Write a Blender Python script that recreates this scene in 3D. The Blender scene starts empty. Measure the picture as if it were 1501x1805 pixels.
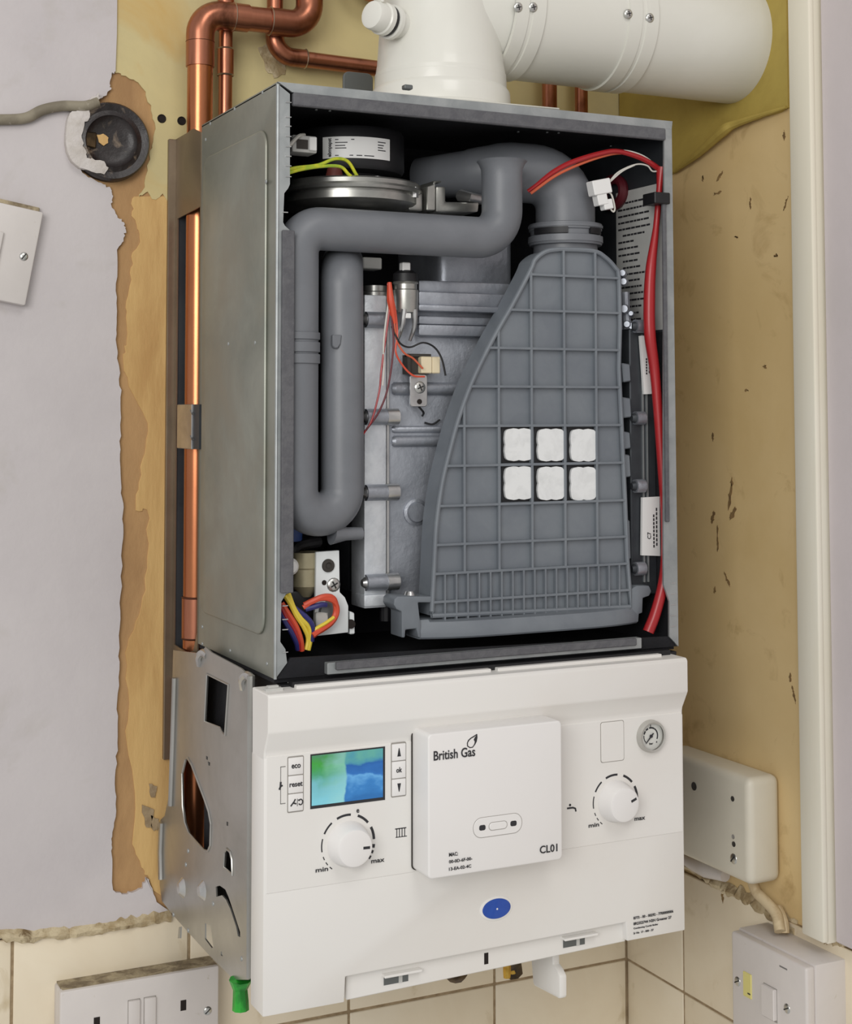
import bpy, bmesh, math, random
from mathutils import Vector, Matrix, Euler

random.seed(7)
scene = bpy.context.scene
COL = scene.collection
PI = math.pi

# ------------------------------------------------------------------ camera, world, lights, exposure
FW, FH = 1501.0, 1805.0
CAM_LOC = Vector((-0.4286, -1.1701, -0.2748))
CAM_ROT = Euler((1.6282, 0.0013, -0.4513), 'XYZ')
FPX, CX, CY = 2630.06, 750.5, 572.9
cam_data = bpy.data.cameras.new('camera')
cam = bpy.data.objects.new('camera', cam_data)
COL.objects.link(cam)
cam.location = CAM_LOC
cam.rotation_euler = CAM_ROT
cam_data.sensor_fit = 'HORIZONTAL'
cam_data.sensor_width = 36.0
cam_data.lens = 36.0 * FPX / FW
cam_data.shift_x = 0.0
cam_data.shift_y = -(FH / 2 - CY) / FW
# sensor fit horizontal: shifts are in units of the frame width
cam_data.clip_start = 0.05
scene.camera = cam

world = bpy.data.worlds.new('world')
scene.world = world
world.use_nodes = True
wb = world.node_tree.nodes['Background']
wb.inputs[0].default_value = (1.0, 0.985, 0.97, 1)
wb.inputs[1].default_value = 0.56


def area_light(name, loc, target, size, power, col):
    d = bpy.data.lights.new(name, 'AREA')
    d.shape = 'RECTANGLE'
    d.size, d.size_y = size
    d.energy = power
    d.color = col
    o = bpy.data.objects.new(name, d)
    COL.objects.link(o)
    o.location = loc
    o.rotation_euler = (Vector(target) - Vector(loc)).to_track_quat('-Z', 'Y').to_euler()
    return o


area_light('front_left_light', (-1.6, -2.0, 0.25), (0.15, 0.1, -0.4), (1.3, 1.2), 36, (1.0, 0.985, 0.96))  # unseen broad source at the front left, where the main light comes from
area_light('ceiling_light', (-0.1, -1.9, 1.5), (0.2, 0.1, -0.4), (0.9, 0.9), 13, (1.0, 0.975, 0.94))

vs = scene.view_settings
scene.display_settings.display_device = 'sRGB'
vs.view_transform = 'Standard'
vs.look = 'None'
vs.exposure = -0.14
vs.gamma = 1.0
vs.use_curve_mapping = False

# ------------------------------------------------------------------ helpers
ROT = CAM_ROT.to_matrix()


def at(u, v, y=None, x=None, z=None):
    """the real point on a plane of the room (x, y or z fixed) that the photograph shows at (u, v)"""
    d = ROT @ Vector(((u - CX) / FPX, -(v - CY) / FPX, -1.0))
    if y is not None:
        t = (y - CAM_LOC.y) / d.y
    elif x is not None:
        t = (x - CAM_LOC.x) / d.x
    else:
        t = (z - CAM_LOC.z) / d.z
    return CAM_LOC + d * t


def xz(pts, y):
    r = []
    for u, v in pts:
        p = at(u, v, y=y)
        r.append((p.x, p.z))
    return r


def yz(pts, x):
    r = []
    for u, v in pts:
        p = at(u, v, x=x)
        r.append((p.y, p.z))
    return r


def lin(c):
    r = []
    for k in c:
        k = k / 255.0
        r.append(k / 12.92 if k <= 0.04045 else ((k + 0.055) / 1.055) ** 2.4)
    return (r[0], r[1], r[2], 1.0)


def mat(name, c1, c2=None, scale=8.0, lo=0.4, hi=0.6, rough=0.5, metal=0.0, bump=0.0, bscale=80.0,
        stretch=(1, 1, 1), c3=None, s3=30.0, lo3=0.62, hi3=0.7, coat=0.0, emit=0.0, transmission=0.0, rvar=0.0):
    m = bpy.data.materials.new(name)
    m.use_nodes = True
    nt = m.node_tree
    N, L = nt.nodes, nt.links
    b = N['Principled BSDF']
    b.inputs['Base Color'].default_value = lin(c1)
    b.inputs['Roughness'].default_value = rough
    b.inputs['Metallic'].default_value = metal
    b.inputs['Coat Weight'].default_value = coat
    b.inputs['Transmission Weight'].default_value = transmission
    if emit:
        b.inputs['Emission Color'].default_value = lin(c1)
        b.inputs['Emission Strength'].default_value = emit
    tc = N.new('ShaderNodeTexCoord')
    mp = N.new('ShaderNodeMapping')
    mp.inputs['Scale'].default_value = stretch
    L.new(tc.outputs['Object'], mp.inputs['Vector'])

    def noise(s, detail=6.0, dist=0.0):
        n = N.new('ShaderNodeTexNoise')
        n.inputs['Scale'].default_value = s
        n.inputs['Detail'].default_value = detail
        n.inputs['Roughness'].default_value = 0.62
        n.inputs['Distortion'].default_value = dist
        L.new(mp.outputs['Vector'], n.inputs['Vector'])
        return n

    def ramp(src, a, c):
        r = N.new('ShaderNodeMapRange')
        r.inputs['From Min'].default_value = a
        r.inputs['From Max'].default_value = c
        L.new(src, r.inputs['Value'])
        return r.outputs['Result']

    out = None
    if c2 is not None:
        n = noise(scale, 7.0, 0.4)
        mx = N.new('ShaderNodeMix')
        mx.data_type = 'RGBA'
        mx.inputs['A'].default_value = lin(c1)
        mx.inputs['B'].default_value = lin(c2)
        L.new(ramp(n.outputs['Fac'], lo, hi), mx.inputs['Factor'])
        out = mx.outputs['Result']
        if rvar:
            r = N.new('ShaderNodeMapRange')
            r.inputs['To Min'].default_value = rough - rvar
            r.inputs['To Max'].default_value = rough + rvar
            L.new(n.outputs['Fac'], r.inputs['Value'])
            L.new(r.outputs['Result'], b.inputs['Roughness'])
    if c3 is not None:
        n = noise(s3, 5.0, 0.6)
        mx = N.new('ShaderNodeMix')
        mx.data_type = 'RGBA'
        if out is not None:
            L.new(out, mx.inputs['A'])
        else:
            mx.inputs['A'].default_value = lin(c1)
        mx.inputs['B'].default_value = lin(c3)
        L.new(ramp(n.outputs['Fac'], lo3, hi3), mx.inputs['Factor'])
        out = mx.outputs['Result']
    if out is not None:
        L.new(out, b.inputs['Base Color'])
    if bump:
        n = noise(bscale, 6.0)
        bp = N.new('ShaderNodeBump')
        bp.inputs['Strength'].default_value = bump
        bp.inputs['Distance'].default_value = 0.002
        L.new(n.outputs['Fac'], bp.inputs['Height'])
        L.new(bp.outputs['Normal'], b.inputs['Normal'])
    return m


M = {}
M['brown_plaster'] = mat('brown_plaster', (184, 146, 100), (160, 124, 84), 9, .38, .66, rough=.85, bump=.5, bscale=60, stretch=(1.6, 1, .7), c3=(128, 92, 58), s3=16, lo3=.62, hi3=.8)
M['tan_paint'] = mat('tan_paint', (208, 172, 112), (188, 148, 92), 10, .4, .65, rough=.7, bump=.45, bscale=45, stretch=(2.2, 1, .5))
M['cream_paint'] = mat('cream_paint', (205, 190, 138), (192, 178, 132), 7, .4, .65, rough=.65, bump=.2, bscale=30, c3=(196, 164, 100), s3=6, lo3=.56, hi3=.72)
M['lilac_paint'] = mat('lilac_paint', (200, 194, 194), (190, 184, 185), 5, .35, .7, rough=.75, bump=.35, bscale=38, c3=(174, 168, 158), s3=7, lo3=.56, hi3=.86)
M['mortar'] = mat('mortar', (205, 190, 158), (160, 140, 105), 40, .42, .62, rough=.95, bump=1.0, bscale=120, c3=(120, 100, 70), s3=70, lo3=.58, hi3=.7)
M['beige_wall'] = mat('beige_wall', (222, 196, 146), (210, 182, 128), 4, .35, .7, rough=.6, bump=.25, bscale=30, c3=(178, 148, 98), s3=20, lo3=.58, hi3=.82)
M['yellow_paper'] = mat('yellow_paper', (178, 156, 78), (160, 138, 66), 10, .4, .65, rough=.7, bump=.4, bscale=40)
M['lilac_board'] = mat('lilac_board', (206, 197, 198), (198, 190, 190), 4, .4, .65, rough=.65, bump=.2, bscale=50, c3=(178, 168, 162), s3=18, lo3=.7, hi3=.8)
M['tile'] = mat('tile', (231, 219, 195), (225, 211, 185), 9, .4, .65, rough=.3, bump=.12, bscale=14, c3=(196, 178, 142), s3=20, lo3=.62, hi3=.8, coat=.3)
M['grout'] = mat('grout', (168, 148, 118), (142, 122, 94), 60, .4, .6, rough=.95, bump=.5, bscale=200)
M['scuff'] = mat('scuff', (112, 88, 56), (146, 118, 76), 90, .4, .6, rough=.9)
M['hole'] = mat('hole', (30, 22, 18), rough=.9)
M['galvanised'] = mat('galvanised', (156, 158, 148), (134, 137, 128), 10, .36, .66, rough=.42, metal=.62, bump=.06, bscale=30, rvar=.08, c3=(146, 142, 128), s3=5, lo3=.5, hi3=.7)
M['galvanised_lower'] = mat('galvanised_lower', (182, 181, 177), (164, 163, 158), 12, .36, .66, rough=.33, metal=.8, bump=.05, bscale=30, rvar=.06)
M['flange_steel'] = mat('flange_steel', (170, 174, 174), (152, 157, 158), 30, .4, .62, rough=.45, metal=.55)
M['frame_steel'] = mat('frame_steel', (142, 128, 110), (120, 106, 90), 9, .36, .66, rough=.4, metal=.7, bump=.05, bscale=30)
M['steel_dark_inside'] = mat('steel_dark_inside', (70, 74, 78), (58, 61, 66), 12, rough=.5, metal=.5)
M['foam_black'] = mat('foam_black', (20, 21, 27), (14, 14, 19), 40, rough=.85, bump=.3, bscale=300)
M['gasket'] = mat('gasket', (98, 98, 101), (88, 88, 92), 120, .4, .6, rough=.9, bump=.4, bscale=500)
M['grey_plastic'] = mat('grey_plastic', (112, 115, 120), (106, 109, 114), 15, .4, .6, rough=.42, bump=.05, bscale=300)
M['hood_plastic'] = mat('hood_plastic', (116, 122, 128), (108, 114, 121), 18, .4, .6, rough=.5, bump=.06, bscale=300)
M['cast_aluminium'] = mat('cast_aluminium', (172, 176, 184), (146, 150, 158), 22, .36, .66, rough=.42, metal=.7, bump=.3, bscale=130)
M['aluminium_light'] = mat('aluminium_light', (226, 230, 234), (196, 201, 207), 30, .36, .66, rough=.42, metal=.5, bump=.35, bscale=110)
M['bright_metal'] = mat('bright_metal', (205, 205, 203), (180, 180, 180), 30, .4, .6, rough=.28, metal=.9)
M['fan_metal'] = mat('fan_metal', (182, 182, 176), (160, 160, 156), 25, .4, .6, rough=.32, metal=.85)
M['screw_metal'] = mat('screw_metal', (196, 196, 192), rough=.3, metal=.9)
M['screw_slot'] = mat('screw_slot', (30, 30, 30), rough=.7)
M['black_plastic'] = mat('black_plastic', (24, 24, 27), (18, 18, 21), 30, rough=.5)
M['white_plastic'] = mat('white_plastic', (230, 228, 224), (227, 225, 221), 5, rough=.38, bump=.03, bscale=400)
M['white_panel'] = mat('white_panel', (228, 226, 222), (226, 223, 218), 4, rough=.36, bump=.03, bscale=500)
M['module_plastic'] = mat('module_plastic', (231, 229, 227), (229, 227, 225), 4, rough=.4)
M['white_flue'] = mat('white_flue', (220, 219, 211), (215, 214, 205), 6, rough=.32, coat=.2)
M['socket_white'] = mat('socket_white', (214, 208, 204), (208, 202, 198), 8, rough=.4, c3=(186, 176, 160), s3=60, lo3=.66, hi3=.76)
M['grey_box'] = mat('grey_box', (214, 208, 192), (208, 202, 186), 8, rough=.45)
M['trunking'] = mat('trunking', (230, 226, 212), (226, 220, 202), 6, rough=.45, stretch=(1, 1, .4))
M['ink'] = mat('ink', (42, 42, 46), rough=.6)
M['ink_grey'] = mat('ink_grey', (120, 118, 116), rough=.6)
M['outline_grey'] = mat('outline_grey', (150, 146, 140), rough=.6)
M['gap_dark'] = mat('gap_dark', (58, 54, 50), rough=.8)
M['label_white'] = mat('label_white', (226, 226, 224), rough=.45)
M['paper_white'] = mat('paper_white', (196, 196, 192), (184, 184, 180), 20, rough=.6)
M['sticker_white'] = mat('sticker_white', (224, 226, 226), (208, 210, 210), 60, .45, .7, rough=.5)
M['copper'] = mat('copper', (184, 122, 96), (150, 94, 72), 14, .34, .68, rough=.3, metal=.95, stretch=(1, 1, .35), rvar=.07, c3=(116, 72, 54), s3=34, lo3=.54, hi3=.74)
M['copper_bright'] = mat('copper_bright', (202, 132, 92), (174, 108, 74), 12, .34, .68, rough=.26, metal=.95, stretch=(1, 1, .3))
M['copper_ring'] = mat('copper_ring', (96, 58, 44), rough=.5, metal=.7)
M['solder'] = mat('solder', (176, 160, 140), rough=.35, metal=.9)
M['brass'] = mat('brass', (214, 176, 84), (180, 140, 60), 50, rough=.25, metal=.95)
M['dark_brass'] = mat('dark_brass', (92, 74, 52), (60, 48, 34), 60, rough=.35, metal=.85)
M['bakelite'] = mat('bakelite', (44, 38, 38), (32, 27, 27), 40, rough=.38, bump=.5, bscale=80, c3=(128, 112, 96), s3=38, lo3=.57, hi3=.70)
M['plaster_white'] = mat('plaster_white', (208, 202, 198), (192, 185, 178), 40, rough=.95, bump=.8, bscale=120)
M['cable_grey'] = mat('cable_grey', (142, 134, 116), (120, 112, 96), 40, rough=.7, c3=(190, 182, 168), s3=60, lo3=.62, hi3=.7)
M['cable_cream'] = mat('cable_cream', (206, 188, 154), (180, 158, 122), 40, rough=.6)
M['red'] = mat('red', (160, 34, 38), rough=.32)
M['red_dark'] = mat('red_dark', (96, 26, 36), rough=.5)
M['orange_red'] = mat('orange_red', (206, 78, 52), rough=.4)
M['yellow'] = mat('yellow', (224, 200, 70), rough=.4)
M['yellow_green'] = mat('yellow_green', (208, 206, 50), (150, 180, 50), 60, rough=.4)
M['wire_blue'] = mat('wire_blue', (44, 44, 104), rough=.4)
M['wire_black'] = mat('wire_black', (20, 20, 22), rough=.5)
M['wire_white'] = mat('wire_white', (200, 198, 190), rough=.5)
M['wire_orange'] = mat('wire_orange', (196, 92, 60), rough=.5)
M['maroon'] = mat('maroon', (120, 60, 52), rough=.5)
M['blue_part'] = mat('blue_part', (30, 66, 130), rough=.45)
M['badge_blue'] = mat('badge_blue', (22, 74, 168), (18, 66, 156), 30, rough=.3, coat=.4)
M['cream_plastic'] = mat('cream_plastic', (222, 208, 176), rough=.5)
M['valve_beige'] = mat('valve_beige', (178, 170, 140), (160, 150, 122), 20, rough=.45, metal=.3)
M['valve_white'] = mat('valve_white', (222, 226, 226), rough=.4)
M['green_plastic'] = mat('green_plastic', (44, 168, 52), (20, 120, 34), 60, .4, .6, rough=.35)
M['fuse_yellow'] = mat('fuse_yellow', (216, 206, 130), rough=.45)
M['gauge_face'] = mat('gauge_face', (212, 212, 206), rough=.3)
M['gauge_rim'] = mat('gauge_rim', (182, 180, 174), rough=.3, metal=.3)
M['dust'] = mat('dust', (128, 114, 92), (178, 164, 136), 60, .4, .6, rough=.95, bump=1, bscale=150)
M['bracket_grey'] = mat('bracket_grey', (108, 112, 112), rough=.5, metal=.5)


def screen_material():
    """reflection painted on the small display: green to the left, blue to the right"""
    m = bpy.data.materials.new('display_reflection')
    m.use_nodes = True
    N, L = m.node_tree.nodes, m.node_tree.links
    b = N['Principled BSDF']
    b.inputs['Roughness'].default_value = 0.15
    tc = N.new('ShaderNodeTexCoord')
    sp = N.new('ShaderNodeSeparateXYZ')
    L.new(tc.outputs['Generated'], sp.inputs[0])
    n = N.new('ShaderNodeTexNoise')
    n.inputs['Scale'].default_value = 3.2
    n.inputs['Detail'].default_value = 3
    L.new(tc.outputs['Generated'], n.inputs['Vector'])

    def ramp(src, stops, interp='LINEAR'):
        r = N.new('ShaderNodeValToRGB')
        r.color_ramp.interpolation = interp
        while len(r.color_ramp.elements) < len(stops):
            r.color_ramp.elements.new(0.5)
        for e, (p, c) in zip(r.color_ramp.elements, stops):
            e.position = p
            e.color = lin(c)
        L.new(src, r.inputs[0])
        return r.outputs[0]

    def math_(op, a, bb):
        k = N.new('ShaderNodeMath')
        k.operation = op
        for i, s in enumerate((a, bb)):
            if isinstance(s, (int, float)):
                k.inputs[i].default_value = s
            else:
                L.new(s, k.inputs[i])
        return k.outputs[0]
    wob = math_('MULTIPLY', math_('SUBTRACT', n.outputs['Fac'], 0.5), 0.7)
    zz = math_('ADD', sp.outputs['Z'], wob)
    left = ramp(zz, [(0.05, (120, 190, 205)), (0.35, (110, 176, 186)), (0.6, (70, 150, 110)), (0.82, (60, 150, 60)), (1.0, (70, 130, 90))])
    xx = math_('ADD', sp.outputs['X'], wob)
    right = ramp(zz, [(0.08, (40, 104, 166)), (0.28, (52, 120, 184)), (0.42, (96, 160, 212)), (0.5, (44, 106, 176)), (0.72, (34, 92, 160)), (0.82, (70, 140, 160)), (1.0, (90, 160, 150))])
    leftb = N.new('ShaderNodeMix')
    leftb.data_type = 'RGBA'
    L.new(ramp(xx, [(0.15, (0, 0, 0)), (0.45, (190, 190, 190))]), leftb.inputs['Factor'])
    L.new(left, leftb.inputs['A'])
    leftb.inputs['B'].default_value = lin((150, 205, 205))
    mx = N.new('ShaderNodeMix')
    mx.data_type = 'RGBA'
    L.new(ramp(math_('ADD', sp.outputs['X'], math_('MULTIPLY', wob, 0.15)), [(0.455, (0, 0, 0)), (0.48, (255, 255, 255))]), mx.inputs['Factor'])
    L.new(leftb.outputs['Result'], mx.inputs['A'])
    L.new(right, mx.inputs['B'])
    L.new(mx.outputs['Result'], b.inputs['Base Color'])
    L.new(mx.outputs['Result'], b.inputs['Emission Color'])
    b.inputs['Emission Strength'].default_value = 0.25  # screen is off; the painted reflection glows slightly
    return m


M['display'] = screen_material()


def glass_material():
    m = bpy.data.materials.new('clear_cover')
    m.use_nodes = True
    b = m.node_tree.nodes['Principled BSDF']
    b.inputs['Base Color'].default_value = (1, 1, 1, 1)
    b.inputs['Roughness'].default_value = 0.03
    b.inputs['Transmission Weight'].default_value = 1.0
    b.inputs['IOR'].default_value = 1.2
    return m


M['clear'] = glass_material()


# ---- mesh helpers: every one returns a bmesh in room coordinates
def bevel(bm, w, seg=2, angle=0.5, edges=None):
    if w <= 0:
        return bm
    if edges is None:
        edges = [e for e in bm.edges if len(e.link_faces) == 2 and e.calc_face_angle(0) > angle]
    bmesh.ops.bevel(bm, geom=edges, offset=w, offset_type='OFFSET', segments=seg, profile=0.5, affect='EDGES', clamp_overlap=True)
    return bm


def bx(x0, x1, y0, y1, z0, z1, bev=0.0, seg=2):
    bm = bmesh.new()
    bmesh.ops.create_cube(bm, size=1.0)
    for v in bm.verts:
        v.co = Vector((x0 + (v.co.x + .5) * (x1 - x0), y0 + (v.co.y + .5) * (y1 - y0), z0 + (v.co.z + .5) * (z1 - z0)))
    bmesh.ops.recalc_face_normals(bm, faces=bm.faces)
    return bevel(bm, bev, seg)


def prism(pts, ax, d0, d1, bev=0.0, seg=2):
    """polygon pts in the plane across axis ax ('x': (y,z), 'y': (x,z), 'z': (x,y)), from d0 to d1"""
    bm = bmesh.new()

    def P(a, b, d):
        return {'x': (d, a, b), 'y': (a, d, b), 'z': (a, b, d)}[ax]
    a = [bm.verts.new(P(p[0], p[1], d0)) for p in pts]
    b = [bm.verts.new(P(p[0], p[1], d1)) for p in pts]
    bm.faces.new(a)
    bm.faces.new(list(reversed(b)))
    n = len(pts)
    for i in range(n):
        bm.faces.new((a[i], b[i], b[(i + 1) % n], a[(i + 1) % n]))
    bmesh.ops.recalc_face_normals(bm, faces=bm.faces)
    return bevel(bm, bev, seg)


def spline(pts, n=8):
    pts = [Vector(p) for p in pts]
    if len(pts) < 3:
        return pts
    out = []
    for i in range(len(pts) - 1):
        p0 = pts[i - 1] if i else pts[0] * 2 - pts[1]
        p1, p2 = pts[i], pts[i + 1]
        p3 = pts[i + 2] if i + 2 < len(pts) else pts[-1] * 2 - pts[-2]
        for k in range(n):
            t = k / n
            out.append(0.5 * ((2 * p1) + (p2 - p0) * t + (2 * p0 - 5 * p1 + 4 * p2 - p3) * t * t + (3 * p1 - p0 - 3 * p2 + p3) * t ** 3))
    out.append(pts[-1])
    return out


def fillet(pts, r, n=8):
    """polyline with its corners rounded to radius r (r may be a list, one per inner corner)"""
    pts = [Vector(p) for p in pts]
    out = [pts[0]]
    for i in range(1, len(pts) - 1):
        rr = r[i - 1] if isinstance(r, (list, tuple)) else r
        a = (pts[i - 1] - pts[i]).normalized()
        b = (pts[i + 1] - pts[i]).normalized()
        ang = a.angle(b)
        d = rr / math.tan(ang / 2)
        pa, pb = pts[i] + a * d, pts[i] + b * d
        c = pts[i] + (a + b).normalized() * (rr / math.sin(ang / 2))
        va, vb = pa - c, pb - c
        tot = va.angle(vb)
        for k in range(n + 1):
            t = k / n
            out.append(c + (va * math.sin((1 - t) * tot) + vb * math.sin(t * tot)) / math.sin(tot))
    out.append(pts[-1])
    return out


def tube(pts, r, seg=12, sm=0, cap=True, flat=None):
    """swept tube; r a number or a list; sm > 0 smooths the path; flat squashes along the world y axis"""
    pts = spline(pts, sm) if sm else [Vector(p) for p in pts]
    n = len(pts)
    if isinstance(r, (list, tuple)):
        rs = [r[min(len(r) - 1, int(i * (len(r) - 1) / max(1, n - 1)))] if len(r) != n else r[i] for i in range(n)]
        if len(r) != n:
            rs = []
            for i in range(n):
                f = i * (len(r) - 1) / max(1, n - 1)
                k = min(int(f), len(r) - 2)
                rs.append(r[k] + (r[k + 1] - r[k]) * (f - k))
    else:
        rs = [r] * n
    bm = bmesh.new()
    t0 = (pts[1] - pts[0]).normalized()
    up = Vector((0, 0, 1)) if abs(t0.z) < .9 else Vector((0, 1, 0))
    nrm = (up - t0 * up.dot(t0)).normalized()
    rings = []
    for i in range(n):
        t = (pts[min(i + 1, n - 1)] - pts[max(i - 1, 0)])
        if t.length < 1e-9:
            t = t0.copy()
        t.normalize()
        nrm = (nrm - t * nrm.dot(t))
        if nrm.length < 1e-6:
            nrm = t.orthogonal()
        nrm.normalize()
        bn = t.cross(nrm)
        ring = []
        for k in range(seg):
            a = 2 * PI * k / seg
            o = (nrm * math.cos(a) + bn * math.sin(a)) * rs[i]
            if flat:
                o.y *= flat
            ring.append(bm.verts.new(pts[i] + o))
        rings.append(ring)
    for i in range(n - 1):
        for k in range(seg):
            bm.faces.new((rings[i][k], rings[i][(k + 1) % seg], rings[i + 1][(k + 1) % seg], rings[i + 1][k]))
    if cap:
        bm.faces.new(list(reversed(rings[0])))
        bm.faces.new(rings[-1])
    bmesh.ops.recalc_face_normals(bm, faces=bm.faces)
    return bm


def lathe(prof, loc, axis=(0, 0, 1), seg=40, sx=1.0):
    """profile of (radius, height) turned round an axis; a zero radius closes the end"""
    ax = Vector(axis).normalized()
    u = ax.orthogonal().normalized() if abs(ax.z) < .9 else Vector((1, 0, 0))
    u = (u - ax * u.dot(ax)).normalized()
    w = ax.cross(u)
    loc = Vector(loc)
    bm = bmesh.new()
    rows = []
    for r, h in prof:
        if r < 1e-7:
            rows.append([bm.verts.new(loc + ax * h)])
        else:
            rows.append([bm.verts.new(loc + ax * h + (u * math.cos(2 * PI * k / seg) * sx + w * math.sin(2 * PI * k / seg)) * r) for k in range(seg)])
    for a, b in zip(rows[:-1], rows[1:]):
        for k in range(seg):
            k2 = (k + 1) % seg
            if len(a) == 1 and len(b) == 1:
                break
            if len(a) == 1:
                bm.faces.new((a[0], b[k2], b[k]))
            elif len(b) == 1:
                bm.faces.new((a[k], a[k2], b[0]))
            else:
                bm.faces.new((a[k], a[k2], b[k2], b[k]))
    bmesh.ops.recalc_face_normals(bm, faces=bm.faces)
    return bm


def join(*bms):
    out = bmesh.new()
    for b in bms:
        me = bpy.data.meshes.new('tmp')
        b.to_mesh(me)
        b.free()
        out.from_mesh(me)
        bpy.data.meshes.remove(me)
    return out


def arc(c, r, a0, a1, n=16):
    return [(c[0] + r * math.cos(a0 + (a1 - a0) * k / n), c[1] + r * math.sin(a0 + (a1 - a0) * k / n)) for k in range(n + 1)]


def rrect(x0, x1, z0, z1, r, n=5):
    return (arc((x1 - r, z1 - r), r, 0, PI / 2, n) + arc((x0 + r, z1 - r), r, PI / 2, PI, n)
            + arc((x0 + r, z0 + r), r, PI, 1.5 * PI, n) + arc((x1 - r, z0 + r), r, 1.5 * PI, 2 * PI, n))


def jag(pts, amp, sub=4, seed=1, closed=False):
    """an uneven torn line through pts (2D)"""
    rnd = random.Random(seed)
    out = []
    m = len(pts) if closed else len(pts) - 1
    for i in range(m):
        a, b = pts[i], pts[(i + 1) % len(pts)]
        for k in range(sub):
            t = k / sub
            j = amp if k else amp * .4
            out.append((a[0] + (b[0] - a[0]) * t + rnd.uniform(-j, j), a[1] + (b[1] - a[1]) * t + rnd.uniform(-j, j)))
    if not closed:
        out.append(pts[-1])
    return out


def curve_mesh(name, kind, **kw):
    cu = bpy.data.curves.new(name, kind)
    for k, v in kw.items():
        setattr(cu, k, v)
    return cu


def plate(loops, ax, d0, d1):
    """flat sheet with holes: loops[0] is the outline, the rest holes; same axes as prism"""
    cu = bpy.data.curves.new('sheet', 'CURVE')
    cu.dimensions = '2D'
    cu.fill_mode = 'BOTH'
    cu.extrude = abs(d1 - d0) / 2
    for lp in loops:
        s = cu.splines.new('POLY')
        s.points.add(len(lp) - 1)
        for p, q in zip(s.points, lp):
            p.co = (q[0], q[1], 0, 1)
        s.use_cyclic_u = True
    ob = bpy.data.objects.new('sheet', cu)
    me = bpy.data.meshes.new_from_object(ob)
    bm = bmesh.new()
    bm.from_mesh(me)
    bpy.data.objects.remove(ob)
    bpy.data.curves.remove(cu)
    bpy.data.meshes.remove(me)
    c = (d0 + d1) / 2
    for v in bm.verts:
        a, b, d = v.co
        v.co = {'x': (c + d, a, b), 'y': (a, c - d, b), 'z': (a, b, c + d)}[ax]
    bmesh.ops.remove_doubles(bm, verts=bm.verts, dist=1e-6)
    bmesh.ops.recalc_face_normals(bm, faces=bm.faces)
    return bm


def text_bm(s, width, height, thick=0.0003, bold=0.012):
    """raised lettering, lower left corner at the origin, in the local xy plane"""
    cu = bpy.data.curves.new('lettering', 'FONT')
    cu.body = s
    cu.extrude = 0.5
    cu.resolution_u = 3
    cu.offset = bold
    ob = bpy.data.objects.new('lettering', cu)
    me = bpy.data.meshes.new_from_object(ob)
    bm = bmesh.new()
    bm.from_mesh(me)
    bpy.data.objects.remove(ob)
    bpy.data.curves.remove(cu)
    bpy.data.meshes.remove(me)
    xs = [v.co.x for v in bm.verts]
    ys = [v.co.y for v in bm.verts]
    x0, x1, y0, y1 = min(xs), max(xs), min(ys), max(ys)
    for v in bm.verts:
        v.co = Vector(((v.co.x - x0) / (x1 - x0) * width, (v.co.y - y0) / (y1 - y0) * height, (v.co.z + .5) * thick))
    return bm


def place(bm, origin, ex, ey):
    ex, ey = Vector(ex).normalized(), Vector(ey).normalized()
    ez = ex.cross(ey)
    o = Vector(origin)
    for v in bm.verts:
        v.co = o + ex * v.co.x + ey * v.co.y + ez * v.co.z
    return bm


def text_y(s, u, v, y, width, height, up=(0, 0, 1), right=(1, 0, 0), thick=.0003):
    """lettering on a face that looks towards -y, lower left corner at pixel (u, v)"""
    return place(text_bm(s, width, height, thick), at(u, v, y=y), right, up)


def mk(name, bm, m, parent=None, smooth=True, ang=0.6, kind=None):
    me = bpy.data.meshes.new(name)
    bm.to_mesh(me)
    bm.free()
    ms = m if isinstance(m, (list, tuple)) else [m]
    for k in ms:
        me.materials.append(M[k] if isinstance(k, str) else k)
    if smooth:
        me.shade_smooth()
        me.set_sharp_from_angle(angle=ang)
    o = bpy.data.objects.new(name, me)
    COL.objects.link(o)
    if parent is not None:
        o.parent = parent
        if parent.type == 'EMPTY':
            o.matrix_parent_inverse = Matrix.Translation(-Vector(parent.location))
    if kind:
        o['kind'] = kind
    return o


def thing(name, label, cat, loc, group=None):
    o = bpy.data.objects.new(name, None)
    o.empty_display_size = .02
    o.location = loc
    COL.objects.link(o)
    return tag(o, label, cat, group)


def tag(o, label, cat, group=None, kind=None):
    o['label'] = label
    o['category'] = cat
    if group:
        o['group'] = group
    if kind:
        o['kind'] = kind
    return o


def screw_mesh(cross=True):
    a = lathe([(0, .25), (.35, .24), (.7, .16), (.95, .02), (1, -.05), (1, -.4), (0, -.4)], (0, 0, 0), (0, 0, 1), 14)
    n0 = len(a.faces)
    if cross:
        a = join(a, bx(-.55, .55, -.1, .1, .1, .28), bx(-.1, .1, -.55, .55, .1, .28))
    else:
        a = join(a, bx(-.8, .8, -.12, .12, .05, .27))
    me = bpy.data.meshes.new('screw')
    a.to_mesh(me)
    a.free()
    me.materials.append(M['screw_metal'])
    me.materials.append(M['screw_slot'])
    for i, p in enumerate(me.polygons):
        if i >= n0:
            p.material_index = 1
    me.shade_smooth()
    me.set_sharp_from_angle(angle=.6)
    return me


SCREW = screw_mesh()
SLOT_SCREW = screw_mesh(False)
RIVET = lathe([(0, .3), (.5, .24), (.85, .08), (1, -.3), (0, -.3)], (0, 0, 0), (0, 0, 1), 10)
_r = bpy.data.meshes.new('rivet')
RIVET.to_mesh(_r)
_r.materials.append(M['flange_steel'])
RIVET = _r


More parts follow.
